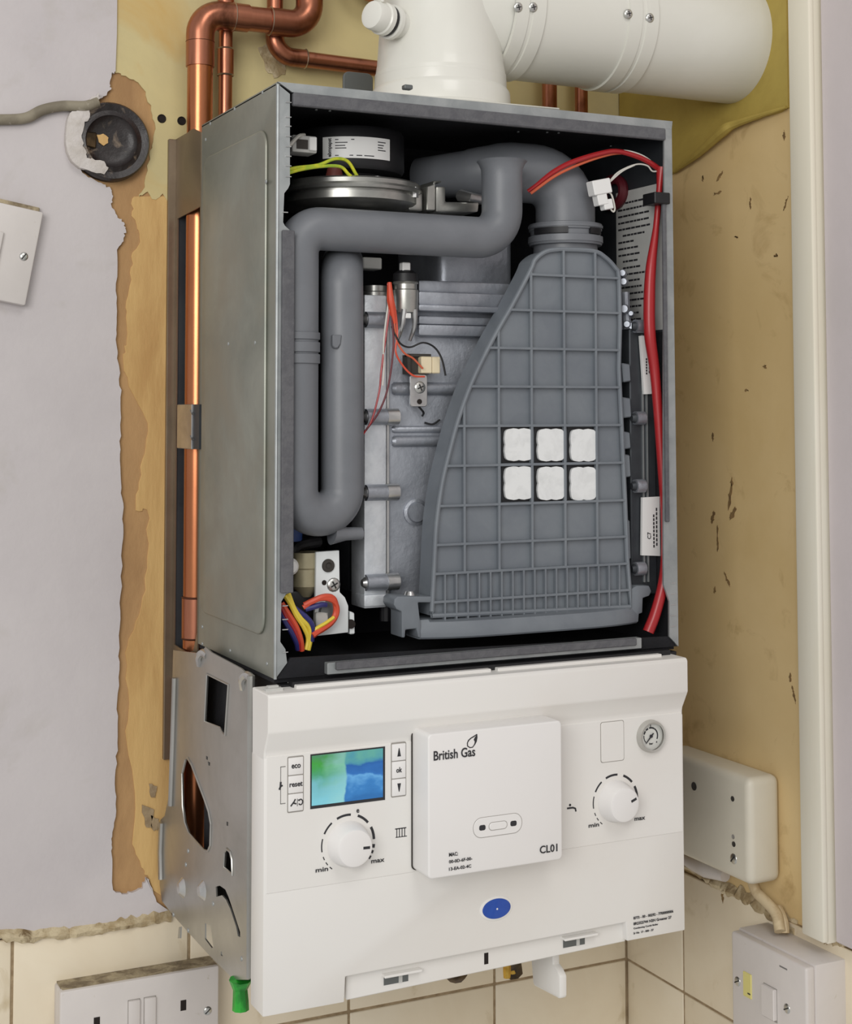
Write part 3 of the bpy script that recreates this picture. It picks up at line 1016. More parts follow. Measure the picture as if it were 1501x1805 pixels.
for v0, v1 in ((586, 600), (603, 622), (624, 642)):
    z1, z0 = at(540, v0, y=YS).z, at(540, v1, y=YS).z
    mk('duct_band', lathe([(R0, z0), (R0 + .0014, z0 + .0006), (R0 + .0014, z1 - .0006), (R0, z1)], (d[2].x + .0003, YS + .0008, 0), (0, 0, 1), 32), 'grey_plastic', duct)
q = at(600, 592, y=YS + .009 - R0)
mk('moulded_tab', prism(xz([(586, 590), (602, 590), (600, 606), (595, 614), (589, 614), (586, 608)], YS + .009 - R0), 'y', YS + .0085 - R0, YS + .014 - R0, .0008, 1), 'grey_plastic', duct)
mk('drain_spout', tube([at(585, 938, y=YS + .006), at(610, 941, y=YS + .006), at(637, 940, y=YS + .006)], [.011, .0058, .0053], 14), 'grey_plastic', duct)

# ---- fan: black motor on a round metal housing
fc = at(617, 345, y=.095)
fz = fc.z
fan = mk('fan_housing', lathe([(0, -.017), (.045, -.017), (.060, -.013), (.063, -.010), (.063, -.0035), (.0605, -.003), (.0605, -.0015), (.0665, -.001), (.0675, .0015), (.0665, .0035), (.065, .004), (.0655, .0075), (.064, .009), (0, .009)], (fc.x, .095, fz), (0, 0, 1), 64), 'fan_metal', bo)
zt = at(617, 226, y=.05).z
zb_ = at(617, 288, y=.05).z
mot = mk('fan_motor', lathe([(0, fz + .008), (.030, fz + .008), (.034, zb_ - .006), (.0475, zb_ - .004), (.050, zb_), (.050, zt), (.048, zt + .003), (0, zt + .004)], (fc.x, .095, 0), (0, 0, 1), 48), 'black_plastic', bo)


def on_motor(bm, r):
    for v in bm.verts:
        a = (v.co.x) / .05
        rr = r - v.co.y
        v.co = Vector((fc.x + math.sin(a) * rr, .095 - math.cos(a) * rr, v.co.z))
    return bm


def arcstrip(a0, a1, z0, z1, th):
    bm = bmesh.new()
    n = 20
    rows = []
    for k in range(n + 1):
        x = a0 + (a1 - a0) * k / n
        rows.append([bm.verts.new(c) for c in ((x, -th, z0), (x, -th, z1), (x, 0, z1), (x, 0, z0))])
    for r0, r1 in zip(rows[:-1], rows[1:]):
        for k in range(4):
            bm.faces.new((r0[k], r1[k], r1[(k + 1) % 4], r0[(k + 1) % 4]))
    bm.faces.new(list(reversed(rows[0])))
    bm.faces.new(rows[-1])
    return bm


la0, la1 = -.0455, .0190
lz0, lz1 = at(617, 277, y=.045).z, at(617, 239, y=.045).z
lab = mk('rating_label', on_motor(arcstrip(la0, la1, lz0, lz1, .0005), .0502), 'label_white', mot)


def motor_text(s, x, z, w, h, vert=False):
    bm = text_bm(s, w, h, .0002, .03)
    for v in bm.verts:
        if vert:
            v.co = Vector((x - v.co.y, -.0006 - v.co.z, z + v.co.x))
        else:
            v.co = Vector((x + v.co.x, -.0009, z + v.co.y))
    return on_motor(bm, .0502)


Lh = lz1 - lz0
marks = [motor_text('ebmpapst', la0 + .0095, lz0 + .0012, Lh * .88, .0046, True)]
for x, z, w in ((.012, .86, .017), (.012, .72, .011), (.012, .58, .009), (.012, .46, .010), (.012, .12, .016), (.031, .12, .005), (.038, .12, .009), (.051, .80, .008), (.051, .66, .006), (.051, .54, .005), (.051, .42, .008)):
    marks.append(on_motor(bx(la0 + x, la0 + x + w, -.0009, -.0004, lz0 + Lh * z - .0004, lz0 + Lh * z + .0004), .0502))
mk('label_print', join(*marks), 'ink', mot)
p0, p1 = at(512, 238, y=.04), at(556, 272, y=.04)
cn = mk('fan_connector', bx(p0.x, p1.x, .036, .056, p1.z, p0.z, .0015, 2), 'paper_white', bo)
mk('connector_recess', bx(p0.x + .004, p1.x - .009, .0352, .037, p1.z + .003, p0.z - .004), 'gap_dark', cn)
mk('connector_latch', bx(p1.x - .008, p1.x - .001, .034, .037, p1.z + .002, p0.z - .001, .0006, 1), 'label_white', cn)
mk('fan_wire', tube([at(500, 270, y=.034), at(512, 254, y=.033), at(526, 240, y=.034), at(536, 238, y=.04)], .0017, 8, 6), 'wire_white', bo)
mk('red_cap', lathe([(0, .0), (.0075, .0), (.0078, .006), (.0070, .009), (.0060, .0135), (0, .014)], at(589, 321, y=.055), (0, 0, 1), 18), 'maroon', bo)
mk('earth_wire', tube([at(496, 303, y=.02), at(520, 296, y=.025), at(560, 291, y=.03), at(590, 280, y=.032), at(612, 284, y=.034), at(626, 305, y=.036), at(634, 319, y=.04)], .0015, 8, 6), 'yellow_green', bo)
mk('earth_wire', tube([at(496, 309, y=.02), at(530, 299, y=.026), at(570, 293, y=.031), at(600, 294, y=.034), at(615, 308, y=.036), at(632, 319, y=.04)], .0015, 8, 6), 'yellow_green', bo)
for u, v in ((650, 318), (664, 318), (730, 337)):
    mk('fan_bolt', lathe([(0, .004), (.0035, .0035), (.004, 0), (.004, -.006), (0, -.006)], at(u, v, y=.05), (0, 0, 1), 8), 'bright_metal', bo)
p0, p1 = at(716, 340, y=.06), at(741, 374, y=.06)
mk('fan_ear', bx(p0.x, p1.x, .055, .08, p1.z, p0.z, .002, 2), 'fan_metal', bo)
# clip and bracket right of the fan
br = mk('fan_bracket', prism(xz([(748, 330), (760, 326), (760, 320), (774, 320), (774, 323), (763, 323), (763, 372), (748, 372)], .06), 'y', .055, .085, .0008, 1), 'fan_metal', bo)
mk('fan_bracket', prism(xz([(764, 330), (781, 330), (781, 357), (840, 358), (838, 375), (764, 375)], .06), 'y', .055, .10, .0015, 2), 'fan_metal', bo)
mk('hose_fitting', tube([at(812, 345, y=.07), at(830, 348, y=.054), at(846, 352, y=.06)], [.006, .0045, .005], 10), 'bright_metal', bo)
0 and mk('gas_hose', tube([at(790, 300, y=.10), at(800, 322, y=.09), at(815, 338, y=.08)], .014, 14, 5), 'black_plastic', bo)

# ---- heat exchanger
YX = .051
hx0, hx1 = at(642, 700, y=YX).x, .385
zx0, zx1 = at(720, 1068, y=YX).z, at(720, 512, y=YX).z
hx = mk('heat_exchanger', bx(at(682, 700, y=YX + .008).x - .004, hx1, YX + .006, .195, zx0 + .004, zx1, .004, 2), 'cast_aluminium', bo)
s0, s1 = at(642, 700, y=YX), at(681, 700, y=YX)
mk('left_flange_strip', bx(s0.x, s1.x, YX, YX + .03, zx0, at(660, 520, y=YX).z, .0012, 2), 'aluminium_light', hx)
mk('flange_seam', bx(s1.x + .001, s1.x + .004, YX + .002, YX + .03, zx0, at(660, 520, y=YX).z, .0006, 1), 'bright_metal', hx)
for v, w in ((563, .018), (735, .0285), (869, .0285), (1028, .0285)):
    p = at(646, v, y=YX - .004)
    pl = mk('flange_lug', tube([(p.x, YX - .0015, p.z), (p.x + .019, YX - .0015, p.z), (p.x + w, YX - .0015, p.z)], .0072, 16), 'cast_aluminium', hx)
    mk('lug_bolt', lathe([(0, .0045), (.003, .004), (.0052, .001), (.0052, -.002), (0, -.002)], (p.x + .0005, YX - .0015, p.z), (-1, 0, 0), 14), 'bright_metal', hx)
    if w > .02:
        mk('lug_collar', tube([(p.x + .0195, YX - .0015, p.z), (p.x + .031, YX - .0015, p.z)], .0077, 16), 'bright_metal', hx)
# stacked top flanges
for u0, u1, v0, v1, dy in ((738, 900, 500, 516, .0), (738, 895, 519, 539, -.006), (738, 885, 541, 548, -.010), (738, 880, 560, 572, -.002), (738, 870, 575, 592, -.004)):
    a, b = at(u0, v1, y=YX + dy), at(u1, v0, y=YX + dy)
    mk('top_flange_bar', bx(a.x, b.x, YX + dy, YX + .05, a.z + (b.z - a.z) * .04, b.z, .002, 2), 'cast_aluminium', hx)
for u0, v0, u1, v1, r in ((690, 685, 815, 680, .0060), (690, 757, 800, 752, .0032), (690, 778, 790, 773, .0052), (735, 585, 830, 590, .005)):
    a, b = at(u0, v0, y=YX + .006), at(u1, v1, y=YX + .006)
    b.z = a.z
    mk('cast_rib', tube([a, a + Vector((.002, -.0005, 0)), b], [r * .7, r, r], 14), 'cast_aluminium', hx)
mk('cast_boss', lathe([(0, .002), (.0085, .002), (.0095, .0), (.012, -.001), (.012, -.004), (0, -.004)], at(734, 903, y=YX + .003), FRONT, 24), 'cast_aluminium', hx)
a, b = at(776, 497, y=.07), at(905, 445, y=.07)
mk('burner_box', bx(a.x, b.x, .07, .17, a.z - .01, b.z + .02, .008, 3), 'cast_aluminium', bo)
a, b = at(640, 1070, y=YX), at(684, 1046, y=YX)
mk('flange_foot', bx(a.x, b.x, YX - .002, YX + .02, a.z, b.z, .0015, 2), 'aluminium_light', hx)
mk('drain_stub', tube([at(679, 1068, y=YX + .01), at(679, 1094, y=YX + .01)], .005, 10), 'black_plastic', bo)
mk('side_rib', bx(at(620, 1000, y=.12).x, at(625, 1000, y=.12).x, .115, .125, at(620, 1040, y=.12).z, at(620, 950, y=.12).z), 'steel_dark_inside', bo)
# round pots at the top left of the exchanger
p = at(660, 524, y=YX + .015)
mk('ignition_pot', lathe([(0, -.012), (.0125, -.012), (.0125, -.004), (.0135, -.003), (.0135, .004), (.012, .005), (.012, .010), (0, .010)], p, (0, 0, 1), 24), 'fan_metal', bo)
p = at(714, 520, y=YX - .004)
pot = mk('electrode_pot', lathe([(0, -.016), (.0105, -.016), (.0115, -.012), (.0118, .004), (.0105, .005), (.0105, .0095), (.0118, .0105), (.0105, .013), (0, .013)], p, (0, 0, 1), 24), 'fan_metal', bo)
mk('electrode_cap', lathe([(0, .012), (.0115, .012), (.011, .019), (.007, .022), (0, .022)], p, (0, 0, 1), 20), 'black_plastic', pot)
a, b = at(708, 486, y=YX - .008), at(722, 463, y=YX - .008)
mk('electrode_plug', bx(a.x, b.x, YX - .010, YX - .002, a.z, b.z, .0008, 1), 'label_white', pot)
mk('bracket_leg', tube([at(712, 545, y=YX - .012), at(708, 575, y=YX - .010), at(700, 600, y=YX - .002)], [.003, .0024, .0016], 8, 4), 'bright_metal', pot)
mk('bracket_leg', tube([at(730, 545, y=YX - .012), at(730, 575, y=YX - .010), at(722, 600, y=YX - .002)], [.003, .0024, .0016], 8, 4), 'bright_metal', pot)
a, b = at(713, 561, y=YX - .012), at(723, 552, y=YX - .012)
mk('bracket_clip', bx(a.x, b.x, YX - .014, YX - .010, a.z, b.z, .0006, 1), 'label_white', pot)
a, b = at(634, 475, y=.09), at(667, 456, y=.09)
mk('grey_plug', bx(a.x, b.x, .082, .10, a.z, b.z, .001, 1), 'paper_white', bo)
# thermostat block with its cream plug and bracket
a, b = at(719, 659, y=YX - .006), at(757, 626, y=YX - .006)
blk = mk('sensor_block', join(bx(a.x, b.x, YX - .004, YX + .008, a.z, b.z), bx(a.x - .001, b.x + .001, YX - .007, YX - .001, b.z - .0015, b.z + .001), bx(a.x - .001, a.x + .002, YX - .007, YX - .001, a.z, b.z)), 'gap_dark', bo)
a, b = at(741, 658, y=YX - .009), at(775, 629, y=YX - .009)
mk('cream_plug', join(bx(a.x, a.x + (b.x - a.x) * .55, YX - .011, YX - .002, a.z, b.z, .0008, 1), bx(a.x + (b.x - a.x) * .58, b.x, YX - .010, YX - .003, a.z, b.z, .0008, 1)), 'cream_plastic', blk)
a, b = at(723, 717, y=YX - .006), at(753, 660, y=YX - .006)
bk = mk('sensor_bracket', prism(rrect(a.x, b.x, a.z, b.z, .003, 4), 'y', YX - .006, YX - .0035, .0005, 1), 'bright_metal', bo)
put(SCREW, 'screw', at(740, 683, y=YX - .0065), FRONT, .0056, bk, .4)
mk('bracket_hole', lathe([(0, .0004), (.0024, .0004), (.0024, -.001), (0, -.001)], at(739, 708, y=YX - .006), FRONT, 14), 'hole', bk)
mk('sensor_lead', tube([at(738, 717, y=YX - .003), at(746, 727, y=YX - .001), at(744, 733, y=YX + .003)], .0011, 6, 4), 'wire_black', bk)

# wires over the exchanger
yw = YX - .014
for nm, m, pts in (
        ('thin_wire', 'red', [(683, 500), (686, 540), (680, 590), (672, 650), (668, 690), (655, 740), (640, 765)]),
        ('thin_wire', 'red_dark', [(684, 505), (690, 560), (693, 610), (684, 680), (668, 725), (645, 758)]),
        ('thin_wire', 'orange_red', [(686, 505), (696, 545), (700, 590), (697, 620), (710, 645), (728, 662), (748, 664)]),
        ('thin_wire', 'wire_orange', [(688, 505), (695, 570), (699, 600), (712, 622), (728, 632), (745, 650)]),
        ('thin_wire', 'wire_white', [(686, 520), (676, 600), (676, 650), (674, 680)]),
        ('thin_wire', 'wire_black', [(690, 575), (704, 604), (722, 612), (745, 604), (765, 612), (778, 632), (785, 662)])):
    mk(nm, tube([at(u, v, y=yw - .001 * (i % 2)) for i, (u, v) in enumerate(pts)], .0009, 6, 6), m, bo)
mk('wire_sleeve', tube([at(686, 498, y=yw), at(688, 530, y=yw - .002), at(695, 570, y=yw)], [.002, .0035, .002], 8, 4), 'orange_red', bo)
mk('thin_wire', tube([at(748, 745, y=YX + .004), at(762, 748, y=YX + .003), at(775, 740, y=YX + .002)], .0009, 6, 5), 'wire_black', bo)

# ---- right edge of the exchanger: dark bar, lugs, labels
xbar0, xbar1 = at(1112, 800, y=.024).x, .3955
bar = mk('right_flange_bar', bx(xbar0, xbar1, .025, .12, zx0, at(1130, 580, y=.024).z, .001, 1), 'steel_dark_inside', bo)
for u in (1133, 1140):
    p = at(u, 800, y=.024)
    mk('seam_line', bx(p.x - .0007, p.x + .0007, .0232, .026, zx0 + .012, at(1130, 590, y=.024).z), 'flange_steel', bar)
for v in (575, 737, 857, 1003):
    p = at(1120, v, y=.020)
    lg = mk('flange_lug', tube([(p.x, .0215, p.z), (p.x + .010, .0215, p.z)], .0065, 14), 'cast_aluminium', bar)
    mk('lug_bolt', lathe([(0, .004), (.003, .004), (.0045, .001), (.0045, -.001), (0, -.001)], (p.x, .0215, p.z), (-1, 0, 0), 12), 'steel_dark_inside', bar)
for u, v, r in ((1097, 482, .004), (1099, 497, .0042), (1100, 545, .005), (1112, 553, .003), (1105, 572, .004), (1113, 575, .004)):
    mk('small_fitting', lathe([(0, .006), (r * .7, .006), (r, .002), (r, -.008), (0, -.008)], at(u, v, y=.026), (-.6, -.8, 0), 12), 'cast_aluminium', bo)
mk('small_pipe', tube([at(1101, 515, y=.03), at(1102, 545, y=.03), at(1105, 580, y=.03)], .0045, 10), 'cast_aluminium', bo)
yl = .0205
lpts = xz([(1128, 592), (1151, 591), (1156, 694), (1135, 695)], yl)
la = mk('bar_label', prism(lpts, 'y', yl, yl + .003), 'label_white', bar)
pr = []
for u, v0, v1 in ((1139, 660, 630), (1144, 658, 618)):
    p0, p1 = at(u, v0, y=yl), at(u, v1, y=yl)
    for k in range(6):
        z0 = p0.z + (p1.z - p0.z) * k / 6
        pr.append(bx(p0.x - .0007, p0.x + .0007, yl - .0003, yl, z0, z0 + (p1.z - p0.z) / 6 * .7))
mk('label_print', join(*pr), 'ink', bar)
lpts = xz([(1132, 877), (1166, 875), (1164, 980), (1131, 979)], yl)
mk('bar_label', prism(lpts, 'y', yl, yl + .003), 'label_white', bar)
pr = [place(text_bm('C7', .0065, .0042, .0002), at(1147, 950, y=yl - .0002), (0, 0, 1), (-1, 0, 0))]
for u, v0, v1 in ((1152, 965, 905), (1157, 962, 893)):
    p0, p1 = at(u, v0, y=yl), at(u, v1, y=yl)
    n = 9
    for k in range(n):
        z0 = p0.z + (p1.z - p0.z) * k / n
        pr.append(bx(p0.x - .0007, p0.x + .0007, yl - .0003, yl, z0, z0 + (p1.z - p0.z) / n * .72))
mk('label_print', join(*pr), 'ink', bar)
# printed notice on the inner right side
XI = W - T - .0022
q = [at(1086, 345, x=XI), at(1166, 322, x=XI), at(1166, 585, x=XI), at(1086, 588, x=XI)]
ny0, ny1 = .0185, q[0].y
nz1, nz0 = (q[1].z + .0), q[3].z
mk('notice_sheet', bx(XI - .0006, XI, .0125, ny1, nz0, nz1), 'paper_white', bo)
pr = []
rr = random.Random(4)
for k in range(19):
    z = nz1 - .012 - k * (nz1 - nz0 - .018) / 19
    ln = rr.uniform(.022, .058)
    st = ny1 - .004 - (0.008 if k in (0, 5, 9, 10, 11) else 0)
    y = st
    while y > st - ln:
        w = rr.uniform(.003, .009)
        pr.append(bx(XI - .0009, XI - .0005, max(y - w, .02), y, z - .0009, z + .0009))
        y -= w + .0012
mk('notice_print', join(*pr), 'ink', bo)

# ---- red leads on the right
rp = [at(1166, 296, y=.009), at(1162, 330, y=.009), at(1156, 400, y=.009), at(1147, 470, y=.009), at(1144, 530, y=.009), at(1145, 590, y=.009), at(1153, 650, y=.010), at(1159, 720, y=.010), at(1166, 820, y=.010), at(1172, 900, y=.010), at(1173, 980, y=.008), at(1168, 1030, y=.008), at(1155, 1080, y=.008), at(1142, 1114, y=.009)]
rs = [.0055, .0030, .0030, .0050, .0056, .0056, .0050, .0046, .0044, .0046, .0048, .0050, .0052, .0054]
mk('red_sleeve', tube(rp, rs, 12, 8), 'red', bo)
mk('red_lead', tube([at(930, 337, y=.035), at(945, 326, y=.03), at(975, 303, y=.022), at(1010, 285, y=.016), at(1060, 270, y=.013), at(1090, 267, y=.012), at(1130, 279, y=.012), at(1158, 296, y=.012), at(1166, 306, y=.012)], [.0018, .0018, .0025, .0026, .0026, .0024, .0026, .0028, .003], 8, 6), 'red', bo)
mk('red_lead', tube([at(935, 341, y=.033), at(980, 309, y=.021), at(1030, 286, y=.016), at(1075, 272, y=.014), at(1100, 270, y=.015)], .0014, 8, 6), 'wire_orange', bo)
mk('grey_lead', tube([at(1080, 268, y=.0115), at(1105, 266, y=.0115), at(1135, 276, y=.0115), at(1160, 296, y=.0112)], .001, 6, 6), 'wire_white', bo)
mk('white_lead', tube([at(1072, 322, y=.012), at(1090, 303, y=.012), at(1120, 290, y=.012), at(1140, 292, y=.012), at(1150, 302, y=.012), at(1166, 300, y=.010)], .0008, 6, 6), 'wire_white', bo)
mk('white_lead', tube([at(1073, 322, y=.011), at(1096, 302, y=.012), at(1118, 291, y=.012)], .0008, 6, 6), 'wire_white', bo)
pc = Matrix.Translation(at(1060, 340, y=.012))
cpl = join(bx(-.0115, .0085, -.006, .006, -.0015, .0125, .0008, 1), bx(-.0085, .0025, -.005, .005, -.0115, -.001, .0008, 1), bx(-.0025, .0075, -.0045, .0045, -.0165, -.007, .0008, 1))
for v in cpl.verts:
    v.co = pc @ (Matrix.Rotation(-.22, 3, 'Y') @ v.co)
mk('white_connector', cpl, 'label_white', bo)
mk('white_lead', tube([at(1070, 360, y=.010), at(1080, 373, y=.010), at(1083, 366, y=.010), at(1078, 345, y=.010), at(1072, 338, y=.010)], .0009, 6, 6), 'wire_white', bo)
gc = at(1086, 340, x=XI)
mk('red_grommet', tube([gc + Vector((-.004, math.cos(2 * PI * k / 24) * .017 * 1.1, math.sin(2 * PI * k / 24) * .0135)) for k in range(25)], .0052, 10), 'red_dark', bo)
a, b = at(1153, 358, y=-.006), at(1180, 340, y=-.006)
mk('black_clip', bx(a.x, b.x, -.007, .014, a.z, b.z, .0008, 1), 'black_plastic', bo)
for u, v in ((557, 194), (581, 196), (717, 201), (913, 233), (964, 234), (984, 235), (1076, 258)):
    p = at(u, v, z=-.007)
    put(RIVET, 'rivet', (p.x, max(p.y, .01), -.007), (0, -.3, -1), .0014, top)

# ---- gas valve with its wires, lower left
YV = .035
vp = xz([(557, 973), (598, 970), (599, 1044), (608, 1053), (614, 1068), (614, 1115), (553, 1122), (556, 1050)], YV)
va = mk('gas_valve_plate', prism(vp, 'y', YV, YV + .004, .0008, 2), 'valve_white', bo)
mk('plate_return', prism(xz([(615, 1077), (623, 1080), (624, 1117), (615, 1118)], YV + .004), 'y', YV + .002, YV + .012, .0008, 1), 'valve_white', va)
mk('return_hole', lathe([(0, .001), (.004, .001), (.004, -.002), (0, -.002)], at(618, 1100, y=YV + .001), (-.3, -1, 0), 14), 'hole', va)
mk('valve_port', lathe([(0, .0005), (.002, .0005), (.003, .002), (.0055, .0015), (.006, -.001), (0, -.001)], at(578, 997, y=YV), FRONT, 20), 'gap_dark', va)
put(SCREW, 'screw', at(588, 1031, y=YV - .0005), FRONT, .0062, va, .5)
mk('plate_hole', lathe([(0, .0004), (.0022, .0004), (.0022, -.001), (0, -.001)], at(571, 1027, y=YV), FRONT, 12), 'hole', va)
mk('valve_nut', lathe([(0, .004), (.004, .004), (.0085, .003), (.0095, .0), (.0095, -.001), (0, -.001)], at(579, 1078, y=YV), FRONT, 18), 'bracket_grey', va)
a = at(541, 1012, y=YV + .012)
mk('valve_coil', lathe([(0, at(541, 1056, y=YV).z), (.005, at(541, 1056, y=YV).z), (.0125, at(541, 1036, y=YV).z), (.0125, at(541, 1006, y=YV).z), (.0135, at(541, 1003, y=YV).z), (.0135, at(541, 976, y=YV).z), (0, at(541, 976, y=YV).z)], (a.x, YV + .016, 0), (0, 0, 1), 28), 'valve_beige', bo)
a, b = at(498, 1105, y=YV + .03), at(546, 1035, y=YV + .03)
mk('valve_body', bx(a.x, b.x, YV + .012, YV + .09, a.z, b.z, .003, 2), 'black_plastic', bo)
a, b = at(548, 1112, y=YV + .008), at(562, 1076, y=YV + .008)
mk('white_socket', bx(a.x, b.x + .004, YV - .004, YV + .002, a.z + .004, b.z, .0008, 1), 'paper_white', bo)
mk('blue_pipe_end', lathe([(0, .0), (.009, .0), (.009, .018), (.0, .018)], at(514, 950, y=.06), (0, -.2, 1), 16), 'blue_part', bo)
mk('white_knob', lathe([(0, .004), (.005, .003), (.0075, .0), (.0075, -.004), (0, -.004)], at(512, 999, y=.04), FRONT, 18), 'label_white', bo)
mk('black_hose', tube([at(512, 990, y=.055), at(520, 966, y=.055), at(540, 958, y=.06), at(560, 955, y=.07)], .005, 10, 6), 'black_plastic', bo)
ywv = YV - .012
for m, r, pts in (
        ('yellow', .0021, [(502, 1050), (512, 1065), (522, 1085), (535, 1105), (543, 1125), (540, 1145)]),
        ('yellow', .0021, [(508, 1046), (518, 1072), (530, 1090), (545, 1106), (547, 1125), (543, 1146)]),
        ('orange_red', .0023, [(496, 1063), (508, 1082), (522, 1105), (530, 1128), (532, 1147)]),
        ('red', .0021, [(494, 1068), (504, 1088), (518, 1110), (526, 1130), (528, 1146)]),
        ('wire_blue', .0023, [(494, 1078), (502, 1096), (512, 1112), (522, 1132), (525, 1145)]),
        ('wire_blue', .0023, [(519, 1072), (535, 1084), (548, 1098), (551, 1112), (549, 1130)]),
        ('orange_red', .0026, [(536, 1067), (550, 1060), (570, 1052), (586, 1054), (592, 1070), (590, 1086), (580, 1100), (562, 1112), (551, 1120)]),
        ('orange_red', .0022, [(534, 1071), (555, 1058), (575, 1055), (590, 1062), (594, 1078), (586, 1096), (568, 1110), (553, 1118)]),
        ('yellow', .0016, [(588, 1088), (574, 1098), (560, 1106), (552, 1112)]),
        ('wire_blue', .0024, [(538, 1074), (552, 1070), (566, 1066), (574, 1066)])):
    mk('valve_wire', tube([at(u, v, y=ywv - .002 * math.sin(i)) for i, (u, v) in enumerate(pts)], r, 8, 6), m, bo)

# ------------------------------------------------------------------ white control fascia
YF = -.022
fx0, fx1 = -.0165, .3895
band = [(.008, -.5010), (YF - .007, -.5010), (YF - .009, -.5035), (YF - .009, -.5315), (YF - .0004, -.5470), (YF + .0004, -.5500), (YF + .0004, -.60), (.007, -.60)]
fa = mk('control_fascia', prism(band, 'x', fx0, fx1, .0012, 2), 'white_panel', bo, ang=.3)
low = xz([(466, 1560), (1204, 1455), (1207, 1640), (1105, 1660), (1103, 1626), (609, 1722), (607, 1767), (461, 1794)], YF)
fx0 -= .00015
fx1 += .00015
low = [(fx0, -.553), (fx1, -.553), (fx1, low[2][1]), (low[3][0], low[3][1] + .0003), (low[4][0], low[4][1]), (low[5][0], low[5][1]), (low[6][0], low[6][1]), (fx0, low[7][1])]
mk('lower_face', prism(low, 'y', YF, .008, .0012, 2), 'white_panel', fa)
# slightly proud control field
fld = [(fx0 + .002, -.5515), (fx1 - .0015, -.5515), (fx1 - .0015, at(1199, 1452, y=YF).z), (at(1050, 1480, y=YF).x, at(995, 1487, y=YF).z), (fx0 + .002, at(466, 1574, y=YF).z)]
fld[2] = (fld[2][0], fld[3][1]); fld[4] = (fld[4][0], (fld[4][1] + fld[3][1]) / 2 - .003)
fld[2] = (fx1 - .0015, fld[4][1]); fld[3] = (.2, fld[4][1])
mk('control_field', prism(fld, 'y', YF - .0005, YF + .002, .0004, 1), 'white_panel', fa)
YC = YF - .0005
mk('top_ledge', join(bx(at(520, 1200, y=-.012).x, at(862, 1190, y=-.012).x, -.016, .006, -.503, -.4985, .0006, 1), bx(at(874, 1190, y=-.012).x, at(1162, 1170, y=-.012).x, -.016, .006, -.503, -.4985, .0006, 1)), 'white_panel', fa)
a, b = at(467, 1226, y=-.014), at(497, 1217, y=-.014)
mk('hinge_tab', join(bx(a.x, b.x, -.017, -.010, -.503, -.499, .0004, 1), bx(a.x + .003, a.x + .012, -.013, -.009, -.5, -.4975)), 'paper_white', fa)
# recessed strip along the bottom with two latch windows
st = xz([(611, 1716), (1103, 1620), (1104, 1660), (608, 1765)], YF + .006)
mk('bottom_strip', prism([(st[0][0], low[5][1] + .004), (st[1][0], low[4][1] + .004), (st[1][0], st[2][1]), (st[0][0], st[3][1])], 'y', YF + .007, .012, .0008, 1), 'white_panel', fa)
ysf = YF + .007
for u0, v0, u1, v1 in ((676, 1718, 719, 1737), (992, 1653, 1030, 1671)):
    a, b = at(u0, v1, y=ysf), at(u1, v0, y=ysf)
    b.z = at(u0, v0, y=ysf).z
    mk('latch_window', bx(a.x, b.x, ysf - .0003, ysf + .003, a.z, b.z - .0012), 'bracket_grey', fa)
    mk('latch_ledge', bx(a.x - .002, b.x + .010, ysf - .007, ysf + .002, b.z - .0008, b.z + .0012, .0004, 1), 'white_plastic', fa)
    mk('latch_tongue', bx(a.x + (b.x - a.x) * .6, a.x + (b.x - a.x) * .75, ysf - .0008, ysf, a.z, b.z), 'paper_white', fa)
a, b = at(853, 1700, y=ysf), at(860, 1679, y=ysf)
mk('strip_slot', bx(a.x, b.x, ysf - .0003, ysf + .002, a.z, b.z), 'hole', fa)
# display
p = [at(548, 1333, y=YC), at(677, 1315, y=YC), at(677, 1405, y=YC), at(548, 1425, y=YC)]
zt_, zb2 = (p[0].z + p[1].z) / 2, (p[2].z + p[3].z) / 2
mk('display_bezel', bx(p[0].x - .0006, p[1].x + .0006, YC - .0003, YC + .001, zb2 - .0014, zt_ + .0006), 'ink', fa)
mk('display', bx(p[0].x + .0005, p[1].x - .0015, YC - .0007, YC + .001, zb2 + .0012, zt_ - .0006), 'display', fa)
